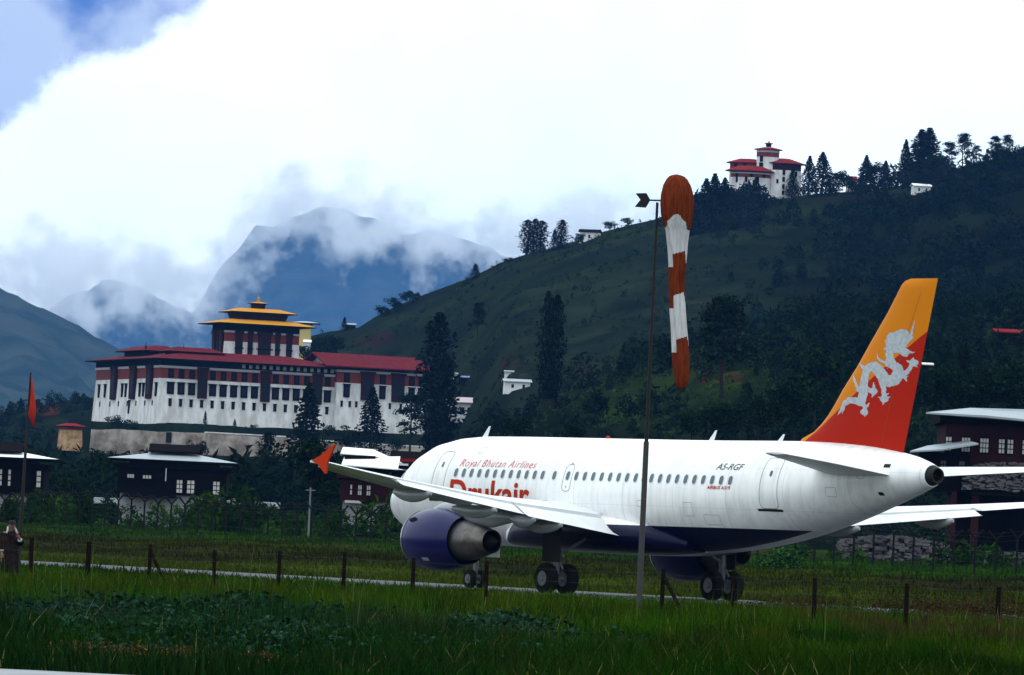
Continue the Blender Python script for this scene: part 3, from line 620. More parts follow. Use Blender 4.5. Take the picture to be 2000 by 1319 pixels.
DXX=-22.0339+.0299667*PXX+.00130556*PYY;DZZ=21.593+.0001*PXX-.01825*PYY
Iq=(np.arange(NY)[:,None]*(NX+1)+np.arange(NX)[None]);Fq=np.stack([Iq,Iq+NX+1,Iq+NX+2,Iq+1],-1)[ins]
used=np.unique(Fq);remap=-np.ones((NX+1)*(NY+1),int);remap[used]=np.arange(len(used))
M_drag=pmat('dragon_white',(.40,.43,.47),.5,.3,var=.4,vscale=6.,col2=(.30,.33,.37),bump=.5,bscale=30)
for s_ in (-1,1):
    V=np.array([(DXX.ravel()[i],s_*(fin_t(DXX.ravel()[i],DZZ.ravel()[i])+.008),DZZ.ravel()[i]) for i in used])
    qmesh('dragon_emblem',V,remap[Fq],M_drag,finob)
# tail cone, aerials
ap=revolve('exhaust_outlet',[(33.5,.40),(33.82,.30),(33.9,.27),(33.88,.215),(33.66,.2)],(0,4.86),M_dark,AC,28)
revolve('bore',[(33.70,.27),(33.72,.01)],(0,4.86),M_black,ap,20)
for x_,hh in ((5.35,.36),(20.3,.36),(24.5,.26)):
    zt=5.86
    mesh('blade_antenna',[(x_-.28,-.02,zt),(x_+.06,-.02,zt),(x_+.06,.02,zt),(x_-.28,.02,zt),(x_+.18,-.01,zt+hh+.1),(x_+.27,-.01,zt+hh+.1),(x_+.27,.01,zt+hh+.1),(x_+.18,.01,zt+hh+.1)],BOXF,M_wing,AC)
revolve('beacon_light',[(5.93,.09),(6.0,.08),(6.03,.02)],(13.6,0),M_red,AC,12,True,'z')
# ---------------------------------------------------------------- buildings
M_white=pmat('whitewash',(.66,.67,.68),.9,.2,var=.28,vscale=.5,col2=(.46,.45,.45),bump=.3,bscale=6,stretch=(1,1,.35))
M_shed=pmat('shed_roof',(.15,.17,.19),.7,.2,var=.4,vscale=2.)
M_dim=pmat('weathered_whitewash',(.3,.31,.33),.95,.05,var=.5,vscale=.6,col2=(.14,.14,.14))
M_maroon=pmat('maroon_roof',(.11,.010,.015),.9,.04,var=.3,vscale=.7,stretch=(1,1,1))
M_kemar=pmat('red_band',(.17,.03,.022),.85,.2,var=.25,vscale=1.)
M_timber=pmat('dark_timber',(.005,.0035,.004),.9,.02,var=.4,vscale=2.)
M_bay=pmat('bay_timber',(.028,.008,.009),.9,.05,var=.4,vscale=1.5)
M_open=pmat('window_dark',(.006,.007,.010),.7,.1)
M_gold=pmat('gold_roof',(.50,.22,.008),.7,.1,var=.15,vscale=1.)
M_pale=pmat('pale_cornice',(.4,.4,.42),.85,.2)
M_tin=pmat('tin_roof',(.22,.26,.30),.42,.4,var=.35,vscale=.8,col2=(.26,.29,.32),stretch=(1,1,1))
M_tinb=pmat('bright_tin_roof',(.78,.8,.8),.4,.4,var=.12,vscale=1.)
M_redroof=pmat('red_tin_roof',(.17,.014,.015),.9,.04,var=.2,vscale=.6)
M_pane=pmat('white_pane',(.5,.48,.46),.5,.3,var=.25,vscale=3.)
M_stone=pmat('stone_wall',(.34,.31,.28),.95,.1,var=.6,vscale=.22,col2=(.13,.10,.08),bump=1.,bscale=2.5)
M_ochre=pmat('ochre_plaster',(.4,.3,.16),.9,.1,var=.4,vscale=.8,col2=(.28,.13,.06))
M_stoneb=pmat('stacked_stone',(.10,.095,.105),.9,.1,var=.5,vscale=1.5,col2=(.05,.045,.05))
def frustum(name,r0,z0,r1,z1,mt,parent):
    """rect r=(x0,x1,y0,y1)"""
    V=[(r0[0],r0[2],z0),(r0[1],r0[2],z0),(r0[1],r0[3],z0),(r0[0],r0[3],z0),(r1[0],r1[2],z1),(r1[1],r1[2],z1),(r1[1],r1[3],z1),(r1[0],r1[3],z1)]
    return mesh(name,V,BOXF,mt,parent)
def hip(name,x0,x1,y0,y1,z,h_,inset,mt,parent,th=.22,edge=None):
    """hip roof with a real eave thickness; ridge along the longer side"""
    o=frustum(name,(x0,x1,y0,y1),z,(x0,x1,y0,y1),z+th,edge or mt,parent) if edge else None
    w_=min(x1-x0,y1-y0)/2-.05; i_=min(inset,w_)
    r1=(x0+i_,x1-i_,y0+i_,y1-i_)
    return frustum(name,(x0,x1,y0,y1),z+(th if edge else 0)+.002,r1,z+th+h_,mt,parent)
def gable(name,x0,x1,y0,y1,z,h_,mt,parent,th=.25,along='x',gabmat=None,gi=1.2):
    """two pitched slabs; open gable ends with a dark attic behind"""
    if along=='x':
        ym=(y0+y1)/2;V=[(x0,y0,z),(x1,y0,z),(x1,y0,z+th),(x0,y0,z+th),(x0,ym,z+h_),(x1,ym,z+h_),(x1,ym,z+h_+th),(x0,ym,z+h_+th),(x0,y1,z),(x1,y1,z),(x1,y1,z+th),(x0,y1,z+th)]
    else:
        xm=(x0+x1)/2;V=[(x0,y1,z),(x0,y0,z),(x0,y0,z+th),(x0,y1,z+th),(xm,y1,z+h_),(xm,y0,z+h_),(xm,y0,z+h_+th),(xm,y1,z+h_+th),(x1,y1,z),(x1,y0,z),(x1,y0,z+th),(x1,y1,z+th)]
    Fc=[(0,1,2,3),(3,2,6,7),(0,4,5,1),(0,3,7,4),(1,5,6,2),(7,6,10,11),(8,9,5,4),(8,11,10,9),(4,7,11,8),(5,9,10,6)]
    o=mesh(name,V,Fc,mt,parent)
    if gabmat:
        if along=='x':
            for q,xx in enumerate((x0+gi,x1-gi-.2)):
                g_=(y1-y0)*.09;mesh('gable_wall',[(xx,y0+g_*1.6,z+.01),(xx,y1-g_*1.6,z+.01),(xx,(y0+y1)/2,z+h_*.8),(xx+.2,y0+g_*1.6,z+.01),(xx+.2,y1-g_*1.6,z+.01),(xx+.2,(y0+y1)/2,z+h_*.8)],[(0,2,1),(3,4,5),(0,1,4,3),(1,2,5,4),(2,0,3,5)],gabmat,parent)
    return o
def wall_window(parent,face,u,z0,w_,h_,plane,mt_f,mt_g,sill=True,proud=.14,grid=None):
    """window on a wall face: face 'f' = front (facing -y), 'l' = left (facing -x), 'r' = right"""
    def bx(nm,u0,u1,za,zb,d0,d1,mt_,par):
        if face=='f': return ubox(nm,(u0,plane-d1,za),(u1,plane-d0,zb),mt_,par)
        if face=='l': return ubox(nm,(plane-d1,u0,za),(plane-d0,u1,zb),mt_,par)
        return ubox(nm,(plane+d0,u0,za),(plane+d1,u1,zb),mt_,par)
    e=bpy.data.objects.new('window',None); C.objects.link(e); e.parent=parent; e.empty_display_size=.3
    bx('frame',u-w_/2,u+w_/2,z0,z0+h_,-.1,proud,mt_f,e)
    if grid:
        nx_,nz_=grid; pw_=w_*.86/nx_;ph=h_*.88/nz_
        for i in range(nx_):
            for k in range(nz_): bx('pane',u-w_*.43+pw_*(i+.12),u-w_*.43+pw_*(i+.88),z0+h_*.06+ph*(k+.1),z0+h_*.06+ph*(k+.9),proud+.002,proud+.03,mt_g,e)
    else: bx('pane',u-w_*.3,u+w_*.3,z0+h_*.14,z0+h_*.8,proud+.002,proud+.02,mt_g,e)
    if sill: bx('cornice',u-w_*.62,u+w_*.62,z0+h_,z0+h_+h_*.09,-.1,proud+.12,mt_f,e)
    return e
# the fortress: local x along the right-hand facade, y into the hill
RZ=radians(19)
DZ=thing('fortress_monastery','huge white fortress monastery with maroon roofs and golden tower above the valley','fortress',(DZ0[0],DZ0[1],DZ0[2]),RZ)
LX=48.6; LY=64.
frustum('wall',(0,LX,0,LY),-2.,(.75,LX,.75,LY-.5),12.3,M_white,DZ)
ubox('red_band_wall',(.72,.72,12.3),(LX,LY-.5,15.0),M_kemar,DZ)
ubox('cornice',(.45,.45,15.0),(LX+.1,LY-.3,15.6),M_pale,DZ)
ubox('eave_timber',(.6,.6,15.6),(LX+.1,LY-.4,17.2),M_timber,DZ)
hip('roof',-1.9,LX+.8,-2.2,LY+1.5,17.1,2.5,12.,M_maroon,DZ,.3,M_timber)
# raised roof pieces
hip('upper_roof',2.,13.,22.,50.,19.7,1.4,4.,M_maroon,DZ,.25,M_timber); ubox('upper_roof_wall',(4,24,18.4),(11,48,19.7),M_timber,DZ)
hip('upper_roof',3.6,19.5,5.6,14.,19.4,1.2,3.5,M_maroon,DZ,.25,M_timber); ubox('upper_roof_wall',(5.,7,18.),(18,12.6,19.4),M_timber,DZ)
cols=[3.5+2.83*k for k in range(16)]
for i,u in enumerate(cols):
    zz=.0
    bay=i in (3,9,14)
    if bay:
        wall_window(DZ,'f',u,7.6,2.5,7.3,.70,M_bay,M_open,proud=.7)
    else:
        wall_window(DZ,'f',u,8.3,1.85,2.9,.52,M_timber,M_open,proud=.2)
        wall_window(DZ,'f',u,12.5,1.5,2.3,.72,M_timber,M_open,proud=.15,sill=False)
    wall_window(DZ,'f',u,5.2,.8,1.8,.35,M_timber,M_open,proud=.14); 
for v in (3.5,15.5,19.,32.5,36.,53.,59.): wall_window(DZ,'l',v,7.6,1.5,3.3,.52,M_timber,M_open,proud=.2)
for v in (9.6,25.4,44.): wall_window(DZ,'l',v,7.0,4.6,8.0,.62,M_bay,M_open,proud=.7)
for v in (6.,13.,21.5,30.,38.5,47.,57.): wall_window(DZ,'l',v,5.2,.5,1.3,.35,M_timber,M_open,proud=.12,sill=False)
wall_window(DZ,'l',28.,3.2,1.6,3.6,.3,M_timber,M_open,proud=.12,sill=False)
for k in range(14):   # white panels of the gallery under the right part of the roof
    u=22.5+1.85*k
    if u<47.5: ubox('gallery_panel',(u,.42,16.0),(u+.85,.52,17.0),M_pane,DZ)
# right wing
RX0,RX1=47.6,72.6
frustum('wall',(RX0,RX1,-1.6,24.),-2.5,(RX0+.3,RX1-.8,-.9,23.),13.6,M_white,DZ)
ubox('red_band_wall',(RX0+.28,-.92,13.6),(RX1-.8,22.9,16.4),M_kemar,DZ)
ubox('cornice',(RX0+.1,-1.15,16.4),(RX1-.6,23,17.0),M_pale,DZ)
ubox('eave_timber',(RX0+.2,-1.,17.0),(RX1-.7,22.9,18.2),M_timber,DZ)
gable('roof',RX0-3.6,RX1+.6,-3.4,22.6,17.6,3.6,M_maroon,DZ,.3,'x',M_stone,1.8)
for u,b_ in ((50.6,0),(56.2,1),(60.4,0),(64.6,1),(68.4,0),(71.,0)):
    if b_: wall_window(DZ,'f',u,9.4,3.4,6.8,-.95,M_bay,M_open,proud=.7)
    else:
        wall_window(DZ,'f',u,9.9,1.7,3.2,-1.12,M_timber,M_open,proud=.2); wall_window(DZ,'f',u,13.8,1.6,2.4,-.92,M_timber,M_open,proud=.15,sill=False)
for u in (49.4,51.6,53.4,62.6,65.6): wall_window(DZ,'f',u,7.4,.6,1.4,-1.2,M_timber,M_open,proud=.12)
# central tower
T0,T1,TY0,TY1=23.6,45.0,22.,36.
frustum('tower_wall',(T0,T1,TY0,TY1),10.,(T0+.7,T1-.7,TY0+.7,TY1-.7),25.2,M_white,DZ)
ubox('tower_red_band',(T0+.62,TY0+.62,23.1),(T1-.62,TY1-.62,25.8),M_kemar,DZ)
ubox('tower_cornice',(T0+.4,TY0+.4,25.8),(T1-.4,TY1-.4,26.3),M_pale,DZ)
ubox('tower_eave_timber',(T0+.6,TY0+.6,26.3),(T1-.6,TY1-.6,28.1),M_timber,DZ)
hip('golden_roof',T0-2.4,T1+2.9,TY0-3.,TY1+3.,28.,1.25,5.,M_gold,DZ,.25,M_timber)
frustum('golden_tower_wall',(T0+4.6,T1-3.9,TY0+3.2,TY1-3.2),29.2,(T0+3.9,T1-3.2,TY0+2.6,TY1-2.6),31.4,M_bay,DZ)
hip('golden_roof',T0+1.9,T1-1.4,TY0+.6,TY1-.6,31.3,1.05,3.8,M_gold,DZ,.22,M_timber)
LC=(T0+T1)/2+.3
frustum('lantern_wall',(LC-1.35,LC+1.35,27.8,30.4),32.1,(LC-1.65,LC+1.65,27.5,30.7),33.9,M_bay,DZ)
hip('golden_roof',LC-2.25,LC+2.25,26.9,31.3,33.9,.4,1.6,M_gold,DZ,.15,M_timber)
revolve('pinnacle',[(34.3,.4),(34.7,.5),(34.95,.2),(35.3,.36),(35.7,.12),(36.3,.02)],(LC,29.1),M_gold,DZ,14,True,'z')
for u,w_,nm in ((T0+4.2,1.9,M_open),(T0+7.3,1.25,M_open),(T0+11.2,3.4,M_bay),(T0+14.8,1.15,M_open),(T0+18.0,1.45,M_open)):
    wall_window(DZ,'f',u,16.2,w_,9.3,TY0+.55,M_bay,M_open,proud=.6)
    for zz in (18.,21.6): ubox('balustrade',(u-w_*.66,TY0-.14,zz),(u+w_*.66,TY0-.06,zz+.4),M_timber,DZ)
for v in (25.5,32.): wall_window(DZ,'l',v,16.2,2.6,9.3,T0+.55,M_bay,M_open,proud=.6)
wall_window(DZ,'l',28.9,16.2,1.,9.3,T0+.55,M_bay,M_open,proud=.4)
for x_,y_,hh in ((3.,24.,2.6),(10.,40.,2.6),(15.,30.,3.)):
    revolve('roof_finial',[(19.4,.25),(19.4+hh*.5,.28),(19.4+hh*.6,.14),(19.4+hh,.05)],(x_,y_),M_timber,DZ,10,True,'z')
def on(px,py,Y): return W(px,py,Y)
# retaining walls below the fortress
def wallseg(name,label,p0,p1,z0,z1,th,mt,cap=None,parts=6,cat='wall'):
    a=np.array(p0);b=np.array(p1);L=float(np.hypot(*(b-a)));rz=math.atan2(b[1]-a[1],b[0]-a[0])
    t=thing(name,label,cat,(a[0],a[1],z0),rz)
    n=max(2,parts);xs=np.linspace(0,L,n+1);top=(z1-z0)+(fbm(xs/6,xs*0,3,int(abs(a[0])))-.5)*.9
    V=[];
    for x_,tt in zip(xs,top): V+=[(x_,-.5,0),(x_,0,tt),(x_,th,tt),(x_,th,0)]
    Fc=[]
    for i in range(n):
        o_=4*i
        for k in range(4): Fc.append((o_+k,o_+4+k,o_+4+(k+1)%4,o_+(k+1)%4))
    Fc+=[(0,1,2,3),(4*n+3,4*n+2,4*n+1,4*n)]
    mesh('masonry',V,Fc,mt,t)
    if cap: mesh('coping',[(0,-.1,top[0]+.003),(L,-.1,top[-1]+.003),(L,th+.1,top[-1]+.003),(0,th+.1,top[0]+.003),(0,-.1,top[0]+.3),(L,-.1,top[-1]+.3),(L,th+.1,top[-1]+.3),(0,th+.1,top[0]+.3)],BOXF,cap,t)
    return t
q0=W(178,838,1612);q1=W(402,842,1596);q2=W(562,850,1602);q3=W(830,862,1612)
w1=wallseg('retaining_wall','tall stained stone retaining wall under the left corner of the fortress',q0[:2],q1[:2],W(200,893,1600)[2],q0[2],2.,M_stone,parts=30)
ubox('opening',(22.5,-.62,4.4),(23.9,-.2,7.),M_open,w1)
wallseg('retaining_wall','grey stone retaining wall below the middle of the fortress with pale top band',q1[:2]+np.array([0,.6]),q2[:2],W(480,895,1600)[2],q2[2]-.6,2.,M_stone,M_white,parts=24)
wallseg('retaining_wall','low ruined stone wall under the right wing of the fortress behind trees',q2[:2]+np.array([.2,.5]),q3[:2],W(700,892,1600)[2],q3[2]-1.4,2.,M_stone,M_white,parts=30)
p=W(128,868,1540);t=thing('gate_tower','small square ochre tower with red roof left of the stone retaining wall','tower',(p[0],p[1],p[2]-1.5),radians(30))
frustum('wall',(0,4.6,0,4.6),0,(.2,4.4,.2,4.4),5.,M_ochre,t); ubox('red_band_wall',(.18,.18,5.),(4.42,4.42,5.8),M_kemar,t); hip('roof',-.6,5.2,-.6,5.2,5.8,.7,2,M_redroof,t,.15,M_timber)
# watch tower fortress on the hill top
Tz=hit(1500,392); 
TD=thing('watchtower_fortress','round white hilltop watchtower with red roofs among conifers on the ridge','tower',(0,0,0)); TDY=Tz[1]
def tdz(px,py,Y=None): return W(px,py,Y or TDY)
sc_=TDY/F_PX; c0=tdz(1492,394); TD.location=(c0[0],c0[1],c0[2]-3)
def U(px): return (px-1492)*sc_
def Z_(px,py): return (394-py)*sc_+3+(px-1492)*sc_*-.0465*0
def drum(name,x0,x1,z0,z1,mt,y0=0.,bat=.0,n=28,parent=TD,ex=.75):
    cx=(x0+x1)/2;r=(x1-x0)/2;ry=r*ex; lp=[]
    for z_,q in ((z0,1+bat),(z1,1.)): lp.append([(cx+r*q*cos(2*pi*k/n),y0+ry+ry*q*sin(2*pi*k/n),z_) for k in range(n)])
    return loft(name,lp,mt,parent)
def cone(name,x0,x1,z0,z1,k_,mt,y0=0.,n=28,parent=TD,ex=.75):
    cx=(x0+x1)/2;r=(x1-x0)/2;ry=r*ex; lp=[]
    for z_,q in ((z0,1.),(z0+.25,1.),(z1,k_)): lp.append([(cx+r*q*cos(2*pi*k/n),y0+ry+ry*q*sin(2*pi*k/n),z_) for k in range(n)])
    return loft(name,lp,mt,parent)
# right main block
x0,x1=U(1488),U(1564)
drum('wall',x0,x1,-3,Z_(0,330),M_white,2.,.06); drum('red_band_wall',x0+.05,x1-.05,Z_(0,330),Z_(0,318),M_bay,2.05)
cone('roof',x0-1.,x1+1.6,Z_(0,317),Z_(0,306),.3,M_redroof,1.2)
# rear left block
x2,x3=U(1424),U(1500)
drum('wall',x2,x3,-3,Z_(0,331),M_white,5.,.04); drum('red_band_wall',x2+.05,x3,Z_(0,331),Z_(0,319),M_kemar,5.05); cone('roof',x2-1.3,x3,Z_(0,318),Z_(0,309),.4,M_redroof,4.2)
# front left bay, lower
x4,x5=U(1420),U(1508)
drum('wall',x4+.8,x5-.5,-3,Z_(0,348),M_white,-1.5,.05); drum('red_band_wall',x4+.9,x5-.6,Z_(0,348),Z_(0,341),M_kemar,-1.45); drum('cornice',x4+.7,x5-.4,Z_(0,341),Z_(0,338),M_pale,-1.7); cone('roof',x4-1.,x5+.7,Z_(0,336),Z_(0,325),.5,M_redroof,-3.)
# middle turret
x6,x7=U(1475),U(1519)
drum('turret_wall',x6,x7,Z_(0,330),Z_(0,305),M_white,2.5); drum('red_band_wall',x6-.03,x7+.03,Z_(0,305),Z_(0,296),M_kemar,2.47); drum('cornice',x6-.1,x7+.1,Z_(0,296),Z_(0,291.5),M_pale,2.4); cone('roof',x6-1.,x7+1.2,Z_(0,291),Z_(0,285.5),.3,M_redroof,1.6)
drum('lantern_wall',U(1492),U(1503),Z_(0,284.5),Z_(0,279),M_timber,5.); cone('roof',U(1489.5),U(1506),Z_(0,279),Z_(0,276),.2,M_redroof,4.4)
revolve('pinnacle',[(Z_(0,276),.25),(Z_(0,274.5),.3),(Z_(0,272),.05)],(U(1498),5.4),M_gold,TD,8,True,'z')
def tdw(px,py,wp,hp,xa,xb,y0,ex=.75):
    # a little window on the curved wall of the drum between xa and xb
    r=(xb-xa)/2;cx=(xa+xb)/2;dxx=min(abs(U(px)-cx)/r,.97);yy=y0+r*ex*(1-math.sqrt(1-dxx*dxx))
    ubox('window',(U(px-wp/2),yy-.22,Z_(0,py+hp/2)),(U(px+wp/2),yy+1.,Z_(0,py-hp/2)),M_timber,TD)
for px,py,wp,hp in ((1529,334,5,10),(1529,348,5,9),(1529,362,5,9),(1529,374,5,8),(1553,336,5,10),(1553,363,4,9),(1517,352,4,8)): tdw(px,py,wp,hp,x0,x1,1.9)
for px,py,wp,hp in ((1437,353,4,11),(1455,352,5,11),(1455,368,4,8),(1478,352,5,11),(1470,370,4,8),(1494,371,5,9),(1437,344,6,6),(1465,344,6,6),(1490,344,6,6)): tdw(px,py,wp,hp,x4+.8,x5-.5,-1.6)
for px,py,wp,hp in ((1436,324,7,8),(1452,324,7,8)): tdw(px,py,wp,hp,x2,x3,5.)
for px,py,wp,hp in ((1484,309,6,12),(1484,321,8,8)): tdw(px,py,wp,hp,x6,x7,2.4)
frustum('porch_roof',(U(1434),U(1462),-4.5,0),Z_(0,378),(U(1440),U(1458),-1.,0),Z_(0,373),M_redroof,TD)
# village houses -------------------------------------------------
def house(name,label,px,py,Y,rz,w_,d_,h1,h2,roofmat,wins=(),lower=None,upper=M_timber,rh=1.6,ov=1.8,kind='hip',attic=True,cat='house',gap=.0,roofz=None,lowwins=()):
    p=W(px,py,Y); t=thing(name,label,cat,(p[0],p[1],p[2]),rz); lower=lower or M_dim
    if h1>0: ubox('lower_wall',(0,0,-3),(w_,d_,h1),lower,t)
    ubox('upper_wall',(-.25,-.35,h1),(w_+.25,d_+.2,h1+h2*.82),upper,t)
    ubox('cornice',(-.45,-.55,h1+h2*.82),(w_+.45,d_+.3,h1+h2*.88),M_timber,t); ubox('eave_beam',(-.7,-.9,h1+h2*.88),(w_+.7,d_+.5,h1+h2),upper,t)
    zr=h1+h2+gap
    if gap>0: ubox('attic_wall',(.8,.8,h1+h2),(w_-.8,d_-.8,zr),M_open,t)
    if kind=='hip': hip('roof',-ov,w_+ov,-ov,d_+ov,zr,rh,min(w_,d_)*.5+ov*.5,roofmat,t,.18,M_timber)
    else: gable('roof',-ov,w_+ov,-ov,d_+ov,zr,rh,roofmat,t,.16,'x',upper)
    for (u,z0,ww,hh,gx_,gz_) in wins: wall_window(t,'f',u,z0,ww,hh,-.35,M_timber,M_pane,proud=.12,grid=(gx_,gz_),sill=False)
    for (u,z0,ww,hh,gx_,gz_) in lowwins: wall_window(t,'f',u,z0,ww,hh,0,M_timber,M_open,proud=.12,grid=(gx_,gz_),sill=False)
    return t
# house at the left edge
Y=600; s=Y/F_PX
t=house('farmhouse','dark timber farmhouse with white lower wall and shining tin roof at left edge',-60,1018,Y,0,136*s,6.5,55*s,62*s,M_tinb,[((78-20)*1.*s,55*s+14*s,6*s,38*s,1,3),((95-20)*s+4*s-.2,55*s+14*s,7*s,38*s,1,3),((132)*s,55*s+14*s,12*s,38*s,1,3)],rh=.6,ov=1.7,gap=.35)
gable('upper_roof',-1.,4.6,0,6.5,118*s+.9,.9,M_timber,t,.14,'x')
Y=660; s=Y/F_PX
t=house('farmhouse','dark timber farmhouse with pale tin hip roof and white window grids below the fortress wall',232,1006,Y,0,202*s,8,44*s,58*s,M_tin,[(20*s,72*s,16*s,10*s,3,1),(52*s,72*s,20*s,9*s,3,1),(116*s,46*s,14*s,30*s,2,3),(138*s,46*s,18*s,30*s,2,3),(188*s,46*s,16*s,30*s,2,3)],rh=.8,ov=1.4,gap=.3)
gable('attic_roof',50*s,150*s,1.5,6.5,103*s+.35+.9,.75,M_timber,t,.14,'x')
ubox('balcony',(8*s,-1.6,36*s),(110*s,-.4,44*s),M_timber,t); ubox('flue',(88*s,-.9,70*s),(90*s,-.75,96*s),M_pale,t)
# house with bright roofs behind the wing tip
Y=560; s=Y/F_PX
t=house('farmhouse','farmhouse under two stacked bright white tin roofs behind the orange wingtip',668,1000,Y,0,104*s,7,22*s,50*s,M_tinb,[(16*s,32*s,5*s,24*s,1,2),(33*s,32*s,9*s,24*s,2,2),(50*s,32*s,9*s,24*s,2,2)],rh=.55,ov=.6,gap=.5,upper=M_bay)
ubox('white_sill',(5*s,-.9,18*s),(38*s,-.4,23*s),M_pane,t)
V=[(-8*s,-2,88*s),(104*s,-2,84*s),(104*s,-2,104*s),(60*s,1,112*s),(-4*s,1,108*s)]
mesh('lower_roof',[(-4*s,-2.5,90*s),(106*s,-2.5,86*s),(108*s,2,112*s),(-2*s,2,106*s),(-4*s,-2.5,92*s),(106*s,-2.5,88*s),(108*s,2,114*s),(-2*s,2,108*s)],BOXF,M_tinb,t)
mesh('upper_roof',[(-9*s,1.,113*s),(62*s,1.,110*s),(112*s,2.4,100*s),(54*s,3.5,124*s),(-6*s,3.5,126*s),(-9*s,1.,115*s),(62*s,1.,112*s),(112*s,2.4,102*s),(54*s,3.5,126*s),(-6*s,3.5,128*s)],[(4,3,2,1,0),(5,6,7,8,9),(0,1,6,5),(1,2,7,6),(2,3,8,7),(3,4,9,8),(4,0,5,9)],M_tinb,t)
ubox('upper_storey',(0,.6,92*s),(60*s,3.4,112*s),M_timber,t)
Y=575; s=Y/F_PX
t=house('farmhouse','low dark house with slanting roof and red fascia behind the aircraft nose',768,985,Y,0,120*s,6,18*s,58*s,M_timber,[(30*s,30*s,12*s,18*s,2,2)],rh=1.2,ov=.5,kind='gable')
ubox('red_fascia',(0,-.9,84*s),(60*s,-.6,90*s),M_redroof,t); ubox('white_panel',(-2*s,-.7,66*s),(26*s,-.5,80*s),M_tinb,t)
# shacks and small roofs near the far fence on the left
for k,(px,py,w_,lab) in enumerate(((490,984,2.6,'low shed with rusty white tin roof beyond the far fence, left of the wing tip'),(446,978,1.8,'small white shed roof right of the dark timber farmhouse'),(186,976,2.,'tiny pale hut among bushes between the two left farmhouses'))):
    p=W(px,py,640); t=thing('shed',lab,'shed',(p[0],p[1],p[2]-2)); ubox('wall',(0,0,-1),(w_,2.5,1.6),M_timber,t); gable('roof',-.3,w_+.3,-.5,3,1.6,.55,M_shed,t,.1,'x')
# big house at the right edge with firewood and stones
Y=520; s=Y/F_PX
p=W(1822,1110,Y); t=thing('farmhouse','large dark house with pale grey roof and five gridded windows at right edge','house',(p[0],p[1],p[2]),0)
ubox('lower_wall',(40*s,2,-3),(330*s,12,150*s),M_timber,t); ubox('upper_wall',(16*s,1.4,205*s),(330*s,12,285*s),M_bay,t); ubox('mid_storey',(30*s,1.8,150*s),(330*s,12,205*s),M_timber,t)
ubox('eave_beam',(2*s,.6,285*s),(340*s,12.6,302*s),M_timber,t)
for u,nx_ in ((22,2),(56,3),(92,3),(126,2),(143,2),(175,3)): wall_window(t,'f',u*s,228*s,(nx_*6+2)*s,33*s,1.4,M_timber,M_pane,proud=.12,grid=(nx_,3),sill=False)
mesh('roof',[(-28*s,-.8,300*s),(90*s,-1.2,298*s),(210*s,-.8,292*s),(330*s,5,300*s),(180*s,6,318*s),(70*s,6,316*s),(-28*s,-.8,303*s),(90*s,-1.2,302*s),(210*s,-.8,296*s),(330*s,5,304*s),(180*s,6,322*s),(70*s,6,320*s)],[(5,4,3,2,1,0),(6,7,8,9,10,11),(0,1,7,6),(1,2,8,7),(2,3,9,8),(3,4,10,9),(4,5,11,10),(5,0,6,11)],M_tin,t)
mesh('lower_roof',[(-60*s,-3.5,222*s),(0,-4,228*s),(72*s,-3.5,243*s),(60*s,1.2,250*s),(-20*s,1.2,236*s),(-60*s,-3.5,225*s),(0,-4,231*s),(72*s,-3.5,246*s),(60*s,1.2,253*s),(-20*s,1.2,239*s)],[(4,3,2,1,0),(5,6,7,8,9),(0,1,6,5),(1,2,7,6),(2,3,8,7),(3,4,9,8),(4,0,5,9)],M_tin,t)
ubox('annex_wall',(-40*s,-2.,150*s),(60*s,1.8,226*s),M_timber,t)
for u in (8,44): wall_window(t,'f',u*s,192*s,13*s,20*s,-2.,M_timber,M_stoneb,proud=.1,grid=(2,2),sill=False)
for u,w_ in ((26,10),(66,14)): ubox('post',(u*s,-2.6,0),((u+w_)*s,-2.2,150*s),M_bay,t)
ubox('balcony',(60*s,-3.2,146*s),(330*s,1.4,151*s),M_timber,t)
rs=np.random.RandomState(7)
def pile(name,label,px0,px1,pyt,pyb,Y,depth,n,mt,sz,cat='pile',parent=None,kind=None):
    s=Y/F_PX;a=W(px0,pyb,Y); L=(px1-px0)*s;Hh=(pyb-pyt)*s
    V=[];Fc=[]
    for i in range(n):
        u=rs.rand()*L;z=rs.rand()**1.1*Hh*(.75+.25*math.sin(u/L*pi));y=rs.rand()*depth+z*.25; b=sz*(.5+rs.rand(3));b[2]*=.45;b[0]*=1.5
        ang=rs.randn()*.3;ca,sa=cos(ang),sin(ang);tl=rs.randn()*.25
        o_=len(V)
        for q in boxv(-b/2,b/2):
            x_=q[0]*ca-q[1]*sa;y_=q[0]*sa+q[1]*ca;z_=q[2]+x_*tl*.5; V.append((u+x_*(1+.2*rs.randn()*.3),y+y_,z+z_))
        Fc+=[tuple(o_+k for k in f) for f in BOXF]
    if parent: return mesh(name,[(v[0]+a[0]-parent.location[0],v[1]+a[1]-parent.location[1],v[2]+a[2]-parent.location[2]) for v in V],Fc,mt,parent,kind='stuff')
    o=mesh(name,V,Fc,mt,kind='stuff'); o.location=tuple(a); tag(o,label,cat)
    return o
pile('stone_pile','heap of grey flat stones behind the far fence under the right wing',1640,1850,1042,1096,480,2.,1100,M_stoneb,.34)
pile('stone_pile','low heap of pale stones at right edge in front of the large house',1905,2090,1076,1112,470,2.,700,M_stoneb,.34)
pile('firewood','',1884,2100,898,955,Y-3,1.2,900,M_stoneb,.3,parent=t)
